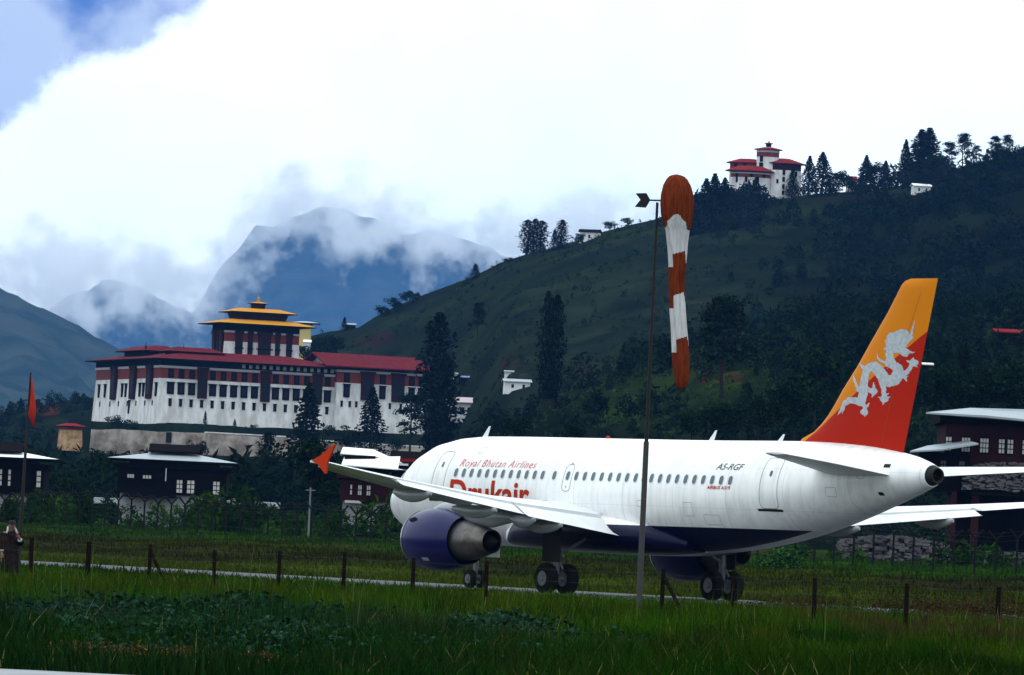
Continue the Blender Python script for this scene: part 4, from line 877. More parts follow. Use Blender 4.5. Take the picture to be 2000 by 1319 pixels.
# small buildings on the hill
def hut(label,px,py,w_,h_,rm,wm,rz=0.,rh=.25,cat='house',wins=0,dep=None,Y0=290):
    q=hit(px,py,Y0); s=q[1]/F_PX; t=thing('hillside_house',label,cat,tuple(q),rz); W_=w_*s;H_=h_*s;D=dep or max(3.5,W_*.6)
    ubox('wall',(-W_/2,0,-1.1),(W_/2,D,H_*.72),wm,t); gable('roof',-W_*.57,W_*.57,-D*.12,D*1.1,H_*.72+.002,H_*rh,rm,t,.18,'x')
    for k in range(wins): ubox('window',(-W_/2+W_*(k+.6)/(wins+.3),-.06,H_*.18),(-W_/2+W_*(k+.6)/(wins+.3)+W_*.1,.02,H_*.52),M_open,t)
    return t
hut('white block house with grey roof in the hollow right of the tall dark tree',1010,767,50,21,M_tin,M_white,.1,wins=2)
hut('long house with pinkish grey roof and row of windows below the hillside hollow',905,822,92,42,pmat('pink_tin_roof',(.42,.34,.36),.5,.3),M_white,.1,wins=6)
hut('small blue tin roof hut left of the tall dark double tree',908,750,24,12,pmat('blue_tin_roof',(.09,.13,.25),.5,.3),M_timber)
hut('little grey roofed hut on the hillside track above the white block house',994,733,18,8,M_tin,M_white)
hut('tiny pale hut at the left end of the hillside track',891,737,12,8,M_tin,M_white)
hut('brown roofed white house on the ridge beside the skyline trees',1150,470,38,22,M_timber,M_white,-.2,wins=1)
hut('white roofed shelter on the grassy slope right of the watchtower',1801,378,34,18,M_tinb,M_white,.2,wins=2)
hut('dark house with red roof on the wooded slope right of the tail fin',1975,672,60,26,M_redroof,M_timber,.1)
hut('red roofed white house between conifers right of the watchtower',1664,366,18,30,M_redroof,M_white,.1)
hut('tiny white roofed house behind the tail fin on the dark slope',1812,722,20,12,M_tinb,M_timber)
q=W(597,660,1850); t=thing('hillside_house','yellow walled house with grey flat roof right of the golden tower','house',tuple(q),0); s=1850/F_PX
ubox('wall',(-14*s,0,-8),(9*s,6,26*s),pmat('yellow_plaster',(.5,.4,.16),.9,.1),t); hip('roof',-30*s,26*s,-1.5,7.5,28*s,.5,3,M_tin,t,.15,M_timber); ubox('band',(-16*s,-.3,26*s),(11*s,6.3,28*s),M_timber,t)
q=W(600,672,1840); t=thing('hillside_house','small white roofed hut at the foot of the yellow house','house',tuple(q),0); ubox('wall',(-6*s,0,-6),(6*s,3,3*s),M_white,t); gable('roof',-8*s,8*s,-.4,3.4,3*s,.7,M_tinb,t,.12,'x')
hut('grey roof among trees on the skyline behind the fortress',684,640,20,10,M_tin,M_timber,Y0=1700)
# ---------------------------------------------------------------- vegetation
M_leaf=pmat('foliage',(0,0,0),1.,0.,attr='col',var=.25,vscale=.6)
M_bark=pmat('bark',(.018,.014,.012),.95,.1,var=.4,vscale=3.)
M_grass=pmat('grass_blades',(0,0,0),1.,0.,attr='col')
def quads(c,size,rs,flat=0.,asp=1.6):
    """leaf sized quads at centres c"""
    n=len(c);a=rs.randn(n,3);a[:,2]*=(1-flat);a/=np.linalg.norm(a,axis=1)[:,None]+1e-9
    b=rs.randn(n,3);b-=a*(a*b).sum(1)[:,None];b/=np.linalg.norm(b,axis=1)[:,None]+1e-9
    s=(size*(.6+.8*rs.rand(n)))[:,None]
    V=np.stack([c-a*s*asp/2,c+b*s/2,c+a*s*asp/2,c-b*s/2],1).reshape(-1,3);return V,np.arange(4*n).reshape(-1,4)
def crown_points(kind,n,rs):
    """unit height tree, crown points"""
    if kind=='conifer':
        k=26;z=rs.rand(n)**.85;tier=np.floor(z*k)/k+rs.rand(n)*.5/k
        r=(1-tier)**.85*.23*(.55+.6*rs.rand(n));th=rs.rand(n)*2*pi;arm=.82+.3*np.cos(th*5+tier*40)+.2*np.cos(th*3+tier*17)
        r=r*arm;return np.stack([r*np.cos(th),r*np.sin(th),.08+.92*tier-r*.35],1)
    if kind=='column':
        z=rs.rand(n);prof=np.sin(np.clip(z*.93+.07,0,1)*pi)**.45;th=rs.rand(n)*2*pi
        r=.1*prof*(.5+.7*rs.rand(n))*(.8+.35*np.sin(th*3+z*19)+.2*np.sin(th*2-z*41));return np.stack([r*np.cos(th),r*np.sin(th),.07+.93*z],1)
    if kind=='pine':
        nb=46;cz=.33+.66*rs.rand(nb)**.8;th=rs.rand(nb)*2*pi;rr=(.30*(1.08-cz)**.6+.03)*(.35+.65*rs.rand(nb));C_=np.stack([rr*np.cos(th),rr*np.sin(th),cz],1);i=rs.randint(nb,size=n)
        q=rs.randn(n,3)*np.array([.05,.05,.024])*(.7+.5*rs.rand(nb)[i])[:,None];return C_[i]+q
    nb=26 if kind=='broad' else 16
    C_=rs.randn(nb,3);C_/=np.linalg.norm(C_,axis=1)[:,None];C_*= (.35+.65*rs.rand(nb))[:,None]
    sx,sz,zc=(.33,.33,.62) if kind=='broad' else (.55,.42,.48)
    C_=C_*np.array([sx,sx,sz])+np.array([0,0,zc]);i=rs.randint(nb,size=n)
    q=rs.randn(n,3);q/=np.linalg.norm(q,axis=1)[:,None];q*=(.6+.5*rs.rand(n))[:,None]*(.11 if kind=='broad' else .17);q=C_[i]+q;q[:,2]=np.maximum(q[:,2],.03);return q
TONES={'conifer':(.006,.012,.009),'column':(.005,.010,.009),'pine':(.006,.013,.008),'broad':(.006,.016,.005),'shrub':(.012,.026,.008),'bright':(.02,.048,.008)}
PROTO={}
def proto(kind,v=0):
    if (kind,v) in PROTO: return PROTO[(kind,v)]
    rs=np.random.RandomState(hash((len(kind),v,kind[0]))%9999 if 0 else (len(kind)*131+v*17+ord(kind[0])))
    n={'conifer':2600,'column':2200,'pine':2000,'broad':2000,'shrub':900,'bright':900}[kind];size={'conifer':.022,'column':.018,'pine':.024,'broad':.028,'shrub':.055,'bright':.055}[kind]
    P_=crown_points('shrub' if kind=='bright' else kind,n,rs);V,Fq=quads(P_,size,rs,asp=1.8)
    t=np.array(TONES[kind]);cv=(.3+1.5*rs.rand(n)**1.4)[:,None]*(1+1.5*(fbm(P_[:,0]*13+P_[:,1]*11,P_[:,2]*13,3,v)-.5))[:,None]  # wide random leaf tones and clump noise paint lit and shaded foliage into the colour
    crown=qmesh('crown',V,Fq,M_leaf,col=t*cv*np.array([1,1,1])*(1+np.array([.3,.1,-.1])*(rs.rand(n,1)-.5)*2))
    tm=None
    lean=rs.randn(2)*.01; hh={'conifer':.95,'column':.8,'pine':.9,'broad':.6,'shrub':.4,'bright':.4}[kind]
    tr=tube('trunk',[(0,0,-.03),(lean[0],lean[1],hh*.5),(lean[0]*2,lean[1]*1.5,hh)],[.02,.013,.004],M_bark,None,7)
    if kind in('pine','broad'):
        import bmesh
        bm=bmesh.new(); bm.from_mesh(tr.data)
        for k in range(7):
            z=.3+.08*k;a=k*2.4;L=.2
            b0=tube('limb',[(0,0,z),(L*cos(a)*.5,L*sin(a)*.5,z+.05),(L*cos(a),L*sin(a),z+.12)],[.008,.005,.002],M_bark,None,5);bm.from_mesh(b0.data);bpy.data.objects.remove(b0)
        bm.to_mesh(tr.data);bm.free()
    PROTO[(kind,v)]=(crown.data,tr.data); bpy.data.objects.remove(crown); bpy.data.objects.remove(tr)
    return PROTO[(kind,v)]
_cnt=[0]
def tree(kind,base,h_,wf=1.,label=None,group=None,name=None,cat='tree',v=None):
    _cnt[0]+=1; v=_cnt[0]%3 if v is None else v
    cr,tr=proto(kind,v); nm=name or {'conifer':'conifer_tree','column':'cypress_tree','pine':'pine_tree','broad':'broadleaf_tree','shrub':'shrub','bright':'shrub'}[kind]
    t=thing(nm,label,cat,tuple(base),_cnt[0]*1.7,group); t.scale=(h_*wf,h_*wf,h_)
    for m_,q in (('crown',cr),('trunk',tr)):
        o=bpy.data.objects.new(m_,q); C.objects.link(o); o.parent=t
    return t
def tpx(kind,px,pyb,pyt,Y,wf,label,group=None,**k):
    """tree with its foot and top at photo heights, at distance Y (or on the hillside when Y is None)"""
    q=hit(px,pyb) if Y is None else W(px,pyb,Y); h_=(pyb-pyt)*q[1]/F_PX
    q=np.array(q);q[2]-=.3
    return tree(kind,q,h_,wf,label,group,**k)
G_sky='trees on the hill skyline';G_val='trees in the valley below the fortress'
T=[('column',1028,498,428,None,1.5,'leftmost tall tree of the skyline group left of the windsock'),('column',1043,496,426,None,1.3,'second tall tree of the skyline group left of the windsock'),('column',1056,494,430,None,1.5,'third tall tree in the middle of the skyline group'),('conifer',1082,490,445,None,.9,'small pointed tree between taller ones in the skyline group'),('column',1096,488,428,None,1.6,'rightmost tall tree of the skyline group left of the windsock'),
 ('conifer',928,545,514,None,1.6,'lone dark conifer on the skyline above the left slope'),('shrub',992,512,500,None,1.6,'small round bush on the skyline below the tall tree group'),
 ('broad',1190,452,428,None,1.5,'round dark tree on the ridge right of the brown roofed house'),('broad',1132,478,452,None,1.,'dark bush hugging the left wall of the ridge house'),('broad',1225,442,422,None,1.4,'low tree on the ridge left of the weathervane pole'),
 ('broad',745,622,594,None,1.3,'dark tree at the left end of the skyline row behind the fortress'),('broad',768,612,576,None,1.2,'rounded tree in the skyline row behind the fortress'),('broad',795,600,566,None,1.,'tallest tree in the skyline row behind the fortress'),('broad',812,592,568,None,.9,'right end tree of the skyline row behind the fortress'),('conifer',672,648,618,None,1.,'small pointed tree on the slope right of the golden tower'),
 ('conifer',1356,452,378,None,1.1,'pointed conifer just right of the windsock mouth'),('conifer',1376,450,346,None,1.,'tall pointed conifer left of the watchtower, first in the clump'),('conifer',1392,450,336,None,1.1,'tallest conifer of the clump left of the watchtower'),('conifer',1412,440,345,None,1.1,'conifer touching the left roof of the watchtower'),('conifer',1338,452,395,None,1.3,'low conifer hidden behind the windsock mouth'),('conifer',1474,412,345,None,1.1,'dark conifer in front of the watchtower wall'),('conifer',1446,415,380,None,1.3,'short conifer at the foot of the watchtower'),('conifer',1430,425,372,None,1.3,'conifer below the left roof of the watchtower'),('shrub',1508,400,380,None,1.2,'bush at the foot of the watchtower wall'),('shrub',1522,400,382,None,1.,'second bush at the foot of the watchtower wall'),
 ('conifer',1548,350,292,None,1.,'conifer rising behind the watchtower roof on its right'),('conifer',1579,378,300,None,1.,'slim conifer just right of the watchtower'),('conifer',1604,384,294,None,1.2,'broad conifer second to the right of the watchtower'),('broad',1634,378,324,None,1.1,'round dark tree right of the two conifers by the watchtower'),('broad',1652,378,340,None,1.1,'small round tree left of the red roofed white house'),
 ('conifer',1690,372,300,None,1.1,'pointed conifer right of the red roofed white house'),('broad',1706,372,308,None,1.,'bushy tree right of the pointed conifer on the ridge'),('conifer',1728,370,312,None,1.2,'small conifer at the right end of the ridge clump'),
 ('conifer',1767,345,254,None,.75,'slim tall conifer left of the giant pair on the ridge'),('conifer',1797,352,250,None,1.25,'left tree of the giant conifer pair on the ridge'),('conifer',1812,352,247,None,1.15,'right tree of the giant conifer pair on the ridge'),('broad',1830,350,300,None,1.1,'dark bushy tree on the right flank of the giant conifers'),('broad',1782,352,300,None,1.2,'dark bushy tree on the left flank of the giant conifers'),
 ('pine',1853,330,270,None,.85,'small pine on the open ridge right of the giant conifers'),('pine',1880,326,260,None,.95,'open crowned pine in the middle of the right ridge'),('pine',1907,318,282,None,1.,'low pine between two taller ones on the right ridge'),('pine',1943,316,264,None,1.,'flat crowned pine left of the last pair on the ridge'),('pine',1966,312,263,None,.9,'slim pine right of the flat crowned pine on the ridge'),('broad',1996,312,280,None,1.,'tree cut by the right frame edge on the ridge')]
for k_,px,a,b_,Y,wf,lab in T: tpx(k_,px,a,b_,Y,wf*(1.4 if k_ in('conifer','column') else 1.25)*(1.3 if 1790<px<1815 else 1),lab,G_sky)
V_=[('broad',592,716,668,1835,1.0,'dark tree between the golden tower and the yellow walled house'),('broad',610,716,670,1838,1.1,'dark tree in front of the yellow walled house'),('broad',602,715,664,1860,1.1,'dark tree at the foot of the yellow walled house'),('broad',622,715,650,1880,1.1,'dark tree right of the yellow walled house'),('broad',645,712,648,1900,1.1,'dark tree on the slope above the right wing roof'),('conifer',595,960,742,1180,1.2,'tall dark cypress in front of the fortress wall left of its right wing'),('conifer',722,895,752,1400,1.35,'pointed cypress in front of the right wing of the fortress'),('column',845,905,608,1250,1.2,'very tall dark tree at the right end of the fortress'),('column',862,905,690,1240,1.5,'lower tree leaning on the very tall tree by the fortress'),('pine',800,885,765,1450,1.1,'small open tree at the right corner of the fortress wall'),('column',520,945,840,1000,1.9,'dark columnar tree between the two farmhouse roofs'),
 ('column',1062,790,566,1080,.75,'left half of the tall dark double tree on the hillside'),('column',1080,790,572,1085,.85,'right half of the tall dark double tree on the hillside'),('pine',932,660,590,1500,.9,'faint single tree in the middle of the left slope'),('pine',1410,768,572,880,1.15,'large broad dark tree with bare trunk behind the windsock tip'),
 ('broad',604,1000,832,620,1.15,'bushy dark tree behind the orange wingtip'),('broad',640,1010,925,600,1.2,'dark low tree below the orange wingtip'),('broad',385,915,850,1300,1.,'dark shrub tree climbing the stone retaining wall'),('conifer',400,835,800,1618,.9,'small poplar against the fortress wall'),('conifer',458,838,815,1618,1.2,'tiny tree against the fortress wall'),('shrub',492,842,824,1612,1.3,'round bush at the foot of the fortress wall'),
 ('shrub',232,836,808,1610,1.7,'overgrown mound of scrub against the left fortress wall'),('shrub',262,838,818,1608,1.7,'low scrub against the left fortress wall corner'),('shrub',660,850,824,1600,1.9,'reddish mound with scrub below the right wing'),('broad',690,890,832,1500,1.5,'dark bushes below the right wing of the fortress'),('broad',775,890,850,1480,1.3,'bushes right of the pointed cypress'),
 ('broad',300,970,880,900,1.1,'dark tree behind the second farmhouse roof'),('broad',205,1000,860,820,1.,'dark tree between the two left farmhouses'),('broad',140,1010,920,700,1.3,'bushy tree right of the left edge farmhouse'),('broad',110,1000,900,760,1.,'dark tree behind the left edge farmhouse roof'),('column',40,800,775,2000,1.2,'small tree on the left horizon by the flag'),('broad',70,800,776,2000,1.6,'bush on the left horizon by the flag'),
 ('broad',1010,865,800,820,1.2,'dark tree above the aircraft nose on the slope'),('broad',1120,868,815,760,1.3,'dark bush behind the forward cabin roof'),('broad',1250,868,838,740,1.6,'low bush behind the windsock pole above the cabin'),('broad',1400,870,770,720,1.2,'dark spreading tree above the middle of the cabin'),('broad',1350,868,790,730,1.2,'dark tree left of the spreading tree above the cabin'),('broad',1480,868,760,720,1.3,'dark tree above the rear cabin beside the fin'),('broad',1550,868,720,760,1.1,'tall dark tree in front of the fin leading edge'),('broad',1590,850,660,820,1.,'dark tree beside the upper fin leading edge'),
 ('broad',1850,840,700,700,1.1,'dark tree right of the tail fin'),('conifer',1880,830,660,720,.9,'dark conifer between fin and right house roof'),('broad',1930,830,700,720,1.1,'dark tree above the right house roof'),('broad',1980,850,690,720,1.2,'dark tree above the right frame edge house'),('broad',1690,1030,900,560,1.1,'dark tree under the rear fuselage by the stones'),('broad',1770,1000,900,570,1.1,'dark tree below the tail cone')]
for k_,px,a,b_,Y,wf,lab in V_: tpx(k_,px,a,b_,Y,wf,lab,G_val)
# bushes behind the far fence
# scattered wood and scrub on the slopes (nobody could count it)
def scrub(name,label,cat,gen,n,leaves,size,tone,seed,hrange,asp=1.5):
    rs=np.random.RandomState(seed);c=gen(n,rs);n=len(c);hgt=rs.uniform(*hrange,size=n)*(.5+.9*rs.rand(n)**2);wid=hgt*rs.uniform(.35,.7,size=n)
    q=rs.randn(n,leaves,3);q/=np.linalg.norm(q,axis=2)[...,None];q*=(.5+.5*rs.rand(n,leaves))[...,None]
    taper=1-.55*(q[...,2]*.5+.5)*(rs.rand(n,1)<.5)
    P_=c[:,None,:]+np.stack([q[...,0]*wid[:,None]*taper,q[...,1]*wid[:,None]*taper,(q[...,2]*.5+.45)*hgt[:,None]],-1)
    sz=(hgt[:,None]*size*np.ones((n,leaves))).ravel();P_=P_.reshape(-1,3);V,Fq=quads(P_,sz,rs,asp=asp)
    V=V.reshape(-1,4,3)[:,:3].copy();V[:,2]+=(V[:,2]-V[:,1])*.25;V=V.reshape(-1,3);Fq=np.arange(len(V)).reshape(-1,3)
    cv=(.7+.6*rs.rand(n,1,1))*(.8+.4*rs.rand(n,leaves,1));col=(np.array(tone)*cv).reshape(-1,3)
    o=qmesh(name,V,Fq,M_leaf,kind='stuff',col=col); tag(o,label,cat); return o
def gen_px(x0,x1,hl,Y0,Y1,dens=None):
    def g_(n,rs):
        A=(rs.uniform(x0,x1,n)-1000)/12500.;Y=rs.uniform(Y0,Y1,n);X_=A*Y;Z_=hl(X_,Y);k=Z_>=H(X_,Y)-.3
        if dens is not None: px,py=pxof(X_,Y,Z_);k&=rs.rand(n)<dens(X_,Y,px,py)
        return np.stack([X_,Y,Z_-.1],1)[k]
    return g_
scrub('hillside_scrub','low scrub and bushes scattered over the big grassy hill','scrub',gen_px(560,2200,hillA,1150,2300,lambda x,y,px,py:np.clip(sstep(.42,.62,fbm(x/26,y/34,4,52))*.8+.12,0,1)*(1-.75*blob(px,py,1500,415,200,22))),12000,20,.30,(.012,.021,.010),5,(.7,2.2))
scrub('ridge_wood','dense dark trees hugging the watchtower and ridge houses','wood',gen_px(1300,1850,hillA,2000,2249,lambda x,y,px,py:np.clip(blob(px,py,1400,425,48,26)*1.6+blob(px,py,1455,402,28,14)*1.2+blob(px,py,1640,365,75,10)*1.2+blob(px,py,1800,348,42,12)*1.5+blob(px,py,1350,440,25,14),0,1)),5200,70,.15,(.006,.011,.010),16,(3.,7.),1.8)
scrub('hillside_wood','dark mixed wood covering the right side of the hill','wood',gen_px(1420,2250,hillA,1050,2200,lambda x,y,px,py:sstep(1430,1800,px+(py-500)*.9)*sstep(.36,.5,fbm(x/22,y/40,4,77))*(1-blob(px,py,1760,372,90,22))),3000,150,.12,(.005,.011,.007),6,(4.,9.),1.8)
scrub('spur_wood','dark wood and bushes on the near spur behind the aircraft','wood',gen_px(900,2250,hillB,700,1310,lambda x,y,px,py:np.clip(.1+.9*sstep(.46,.58,fbm(x/14,y/24,4,78))*(.25+.75*sstep(1350,1700,px))+.5*sstep(1480,1600,px),0,1)*(1-.8*blob(px,py,1300,770,100,36))),3000,150,.12,(.005,.012,.006),7,(2.,6.5),1.7)
scrub('spur_bushes','low bright green bushes on the near spur','scrub',gen_px(900,2200,hillB,680,1310),8000,14,.34,(.018,.038,.009),8,(.5,1.6))
scrub('terrace_wood','dark trees and scrub on the slope under the fortress','wood',gen_px(-100,1010,lambda x,y:np.maximum(terrace(x,y),hillL(x,y)),1390,2150,lambda x,y,px,py:(1-sstep(1592,1600,y)*(1-sstep(1900,2000,y))*(np.abs(px-500)<420))*(1-sstep(1490,1520,y)*(1-sstep(1595,1600,y))*(px>110))),1700,150,.12,(.006,.013,.008),9,(2.,5.),1.7)
def gen_thick(n,rs):
    k=rs.rand(n)<.72;px=np.where(k,rs.uniform(-60,900,n),rs.uniform(1500,2060,n));Y=np.where(k,rs.uniform(470,590,n),rs.uniform(398,470,n));x=(px-1000)/12500*Y
    return np.stack([x,Y,ground(x,Y)-.2-.9*(~k)],1)
scrub('thicket','leafy green thicket of bushes behind the far security fence','bushes',gen_thick,110,420,.085,(.010,.027,.005),15,(1.6,3.6),1.7)
scrub('thicket','brighter green bushes among the thicket behind the far fence','bushes',gen_thick,50,380,.09,(.019,.048,.006),19,(1.2,3.0),1.7)
scrub('valley_wood','dark wood on the valley floor between the village and the fortress','wood',gen_px(-100,900,ground,760,1380),600,260,.085,(.005,.012,.006),10,(4.,9.),1.7)
# ---------------------------------------------------------------- grass
def at_px(px,py): 
    d=_F*F_PX+_R*(px-1000)-_U*(py-659.5);t=-EYE/d[2];return d[0]*t,d[1]*t
def blades(n,xf,hrange,width,colf,seed,lean=.75,zf=ground,quad=True):
    rs=np.random.RandomState(seed);x,y=xf(n,rs);n=len(x);z=zf(x,y);patch=fbm(x/1.6,y/3.2,4,91);p2=fbm(x/.5,y/.9,3,92)
    ax_,ay_=at_px(370,1292);bare=np.exp(-((x-ax_)/1.7)**2-((y-ay_)/4.)**2)*(.5+fbm(x/.5,y,2,66))
    h_=rs.uniform(hrange[0],hrange[1],n)*(.1+1.5*patch+.9*(p2-.5))*np.clip(1-.95*bare,.12,1);th=rs.rand(n)*2*pi
    ln=rs.rand(n)*lean*h_;dx_=np.cos(th)*ln;dy_=np.sin(th)*ln;a=rs.rand(n)*pi;w_=width*(.6+.8*rs.rand(n));wx_=np.cos(a)*w_;wy_=np.sin(a)*w_*.6
    B=np.stack([x,y,z-.02],1);Wd=np.stack([wx_,wy_,0*wx_],1);Mi=B+np.stack([dx_*.35,dy_*.35,h_*.6],1);Tp=B+np.stack([dx_,dy_,h_],1)
    V=np.stack([B-Wd,B+Wd,Mi+Wd*.8,Tp+Wd*.12,Tp-Wd*.12,Mi-Wd*.8],1).reshape(-1,3);i=np.arange(n)*6
    Fq=np.concatenate([np.stack([i,i+1,i+2,i+5],1),np.stack([i+5,i+2,i+3,i+4],1)]);c=colf(x,y,rs)
    return V,Fq,np.concatenate([c,c])
def wedge(Y0,Y1,m=1.5,pw_=1.):
    def f(n,rs):
        y=Y0+(Y1-Y0)*rs.rand(n)**pw_;x=(rs.rand(n)*2-1)*(.081*y+m);return x,y
    return f
def gcol(x,y,rs):
    n=len(x);a=fbm(x/2.2,y/4.5,4,101);b_=fbm(x/1.1,y/2.6,4,102);c_=fbm(x/4,y/9,3,103)
    dk=np.array([.005,.021,.002]);gr=np.array([.018,.058,.002]);ol=np.array([.038,.054,.003]);br=np.array([.036,.021,.008]);bl=np.array([.008,.030,.015])
    px=1000+12500*x/y;py=1075+12500*EYE/y
    c=gr*(1-sstep(.4,.6,a))[:,None]+dk*sstep(.4,.6,a)[:,None]
    w=(sstep(.52,.66,b_)*.8)[:,None];c=c*(1-w)+ol*w
    w=(sstep(.57,.72,c_)*.5)[:,None];c=c*(1-w)+br*w
    # bluish leafy weeds low on the left, olive band by the fence
    w=(sstep(128,96,y)*sstep(3,-2,x)*.45*(.4+1.2*sstep(.4,.6,b_)))[:,None];c=c*(1-w)+bl*w
    w=(sstep(118,150,y)*(1-sstep(160,172,y))*.45)[:,None];c=c*(1-w)+ol*.8*w
    w=(sstep(4.5,9,x)*sstep(112,120,y)*(1-sstep(150,165,y))*.7*sstep(.4,.55,a))[:,None];c=c*(1-w)+np.array([.035,.016,.010])*w
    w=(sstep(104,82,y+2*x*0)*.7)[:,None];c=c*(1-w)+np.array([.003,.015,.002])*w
    dry=(rs.rand(n)<.015)[:,None];c=np.where(dry,np.array([.12,.10,.04]),c)
    return c*(.6+.8*rs.rand(n,1))
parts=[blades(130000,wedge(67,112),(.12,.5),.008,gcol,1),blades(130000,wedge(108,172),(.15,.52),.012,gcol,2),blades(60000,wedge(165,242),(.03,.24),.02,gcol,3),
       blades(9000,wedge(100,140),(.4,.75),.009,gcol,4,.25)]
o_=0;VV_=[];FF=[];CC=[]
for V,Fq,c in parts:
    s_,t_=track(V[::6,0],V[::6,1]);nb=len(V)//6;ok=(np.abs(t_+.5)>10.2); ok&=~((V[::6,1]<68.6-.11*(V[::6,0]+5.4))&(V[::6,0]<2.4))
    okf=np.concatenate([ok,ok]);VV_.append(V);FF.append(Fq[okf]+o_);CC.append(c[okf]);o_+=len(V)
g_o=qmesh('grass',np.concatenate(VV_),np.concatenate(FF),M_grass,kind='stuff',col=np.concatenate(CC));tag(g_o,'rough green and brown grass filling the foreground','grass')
def mcol(x,y,rs):
    c=soilcol(x,y)*.95;return c*(.7+.7*rs.rand(len(x),1))
V,Fq,c=blades(125000,wedge(236,455,9),(.08,.34),.035,mcol,5);s_,t_=track(V[::6,0],V[::6,1]);ok=(np.abs(t_+.5)>10.4);okf=np.concatenate([ok,ok])
tag(qmesh('airfield_grass',V,Fq[okf],M_grass,kind='stuff',col=c[okf]),'shorter yellowish grass beyond the taxiway','grass')
V,Fq,c=blades(130,wedge(95,160),(.8,1.3),.009,lambda x,y,rs:np.tile(np.array([.05,.08,.018]),(len(x),1))*(.6+.6*rs.rand(len(x),1)),71,.12)
s_,t_=track(V[::6,0],V[::6,1]);ok=np.abs(t_+.5)>10.4;okf=np.concatenate([ok,ok]);tag(qmesh('grass_stalks',V,Fq[okf],M_grass,kind='stuff',col=c[okf]),'tall pale seed stalks standing above the foreground grass','grass')
# broad leaved weeds in the foreground
def weeds(name,label,n,xf,hr,leaf,tone,seed,per=16,cat='weeds'):
    rs=np.random.RandomState(seed);x,y=xf(n,rs);z=ground(x,y);n=len(x);h_=rs.uniform(*hr,size=n)*(.5+fbm(x/1.3,y/2.5,3,120+seed))
    q=rs.randn(n,per,3);q/=np.linalg.norm(q,axis=2)[...,None];q[...,2]=np.abs(q[...,2])
    P_=np.stack([x[:,None]+q[...,0]*h_[:,None]*.6,y[:,None]+q[...,1]*h_[:,None]*.6,z[:,None]+q[...,2]*h_[:,None]],-1).reshape(-1,3)
    V,Fq=quads(P_,np.full(len(P_),leaf),rs,.5,1.5);o=qmesh(name,V,Fq,M_leaf,kind='stuff',col=np.array(tone)*(.5+rs.rand(len(P_),1))*(.7+.6*rs.rand(n,1,1)*np.ones((n,per,1))).reshape(-1,1));return tag(o,label,cat)
def patch(cx,cy,rx_,ry_):
    def f(n,rs):
        a=rs.randn(n,2);return cx+a[:,0]*rx_,cy+a[:,1]*ry_
    return f
a_=at_px(330,1255);weeds('leafy_weeds','dark bluish broad leaved weeds spread across the lower left foreground',4200,patch(a_[0],a_[1]+4,2.5,6.5),(.10,.36),.05,(.012,.036,.020),31)
a_=at_px(400,1225);weeds('leafy_weeds','raised mound of dark leafy weeds in the left foreground',900,patch(a_[0],a_[1],1.1,1.6),(.25,.5),.06,(.008,.026,.014),32)
a_=at_px(1000,1262);weeds('leafy_weeds','small clump of dark leafy weeds in the middle foreground',300,patch(a_[0],a_[1],.42,.7),(.2,.5),.06,(.014,.036,.022),33)
a_=at_px(60,1230);weeds('leafy_weeds','dark leafy weeds at the left edge of the foreground',700,patch(a_[0],a_[1],.8,2.2),(.2,.45),.06,(.012,.03,.022),34)
a_=at_px(1880,1215);weeds('russet_weeds','tall reddish brown dock weeds along the right fence posts',420,patch(a_[0],a_[1],1.5,5.),(.3,.85),.04,(.026,.012,.007),35,26)
a_=at_px(1545,1200);weeds('russet_weeds','reddish brown weeds between two right fence posts',200,patch(a_[0]+.5,a_[1],.9,4.),(.25,.6),.04,(.024,.012,.007),36,22)
a_=at_px(1560,1165);weeds('green_clump','rounded green bush on the airfield side of the right fence',120,patch(a_[0],a_[1]+25,.5,.8),(.6,1.1),.1,(.018,.05,.012),37,30)
a_=at_px(450,1300);weeds('dry_litter','dry brown stems and bare soil by the road at lower left',900,patch(a_[0],a_[1]+1,2.2,2.),(.03,.14),.045,(.09,.05,.022),38,10)
a_=at_px(1150,1190);weeds('tall_weeds','taller bright green grass tuft below the main wheels',420,patch(a_[0]+.4,a_[1],1.2,3.),(.2,.42),.04,(.022,.062,.010),39,16)
# ---------------------------------------------------------------- fences
M_post=pmat('fence_post',(.010,.007,.006),1.,0.,var=.4,vscale=6.);M_wire=pmat('fence_wire',(.006,.006,.007),.6,.4);M_gal=pmat('dark_post',(.006,.007,.008),.9,.1)
fa=np.array([-12.6,175.]);fb=np.array([10.8,138.]);fd=(fb-fa)/np.linalg.norm(fb-fa)
def on_line(px,a,u):
    az=(px-1000)/12500.;return (az*a[1]-a[0])/(u[0]-az*u[1])
NF=thing('boundary_fence','low wire fence on dark posts crossing the rough foreground grass','fence',(fa[0],fa[1],0),math.atan2(fd[1],fd[0]))
pp=[-20,87,198,317,445,571,697,834,976,1320,1456,1618,1797,1975,2160];ts=[on_line(p-4,fa,fd) for p in pp]
for i,(p_,t_) in enumerate(zip(pp,ts)):
    x_,y_=fa+fd*t_;z_=float(ground(x_,y_)); r=.075 if i<3 else .055; tl=((i*37)%7-3)*.012
    tube('post',[(t_,0,z_-.3),(t_+tl,0,z_+1.27)],[r,r*.9],M_post,NF,8)
    if i in (3,9): tube('brace',[(t_+.02,0,z_+1.1),(t_+.85,.2,z_+.0)],.045,M_post,NF,8)
for k,hh in enumerate((.3,.6,.9,1.18)):
    P_=[]
    for j in range(len(ts)-1):
        for q in np.linspace(0,1,5)[:-1]:
            t_=ts[j]+(ts[j+1]-ts[j])*q; P_.append((t_,-.04,hh-.05*math.sin(pi*q)))
    tube('wire',P_+[(ts[-1],-.04,hh)],.0022,M_wire,NF,4)
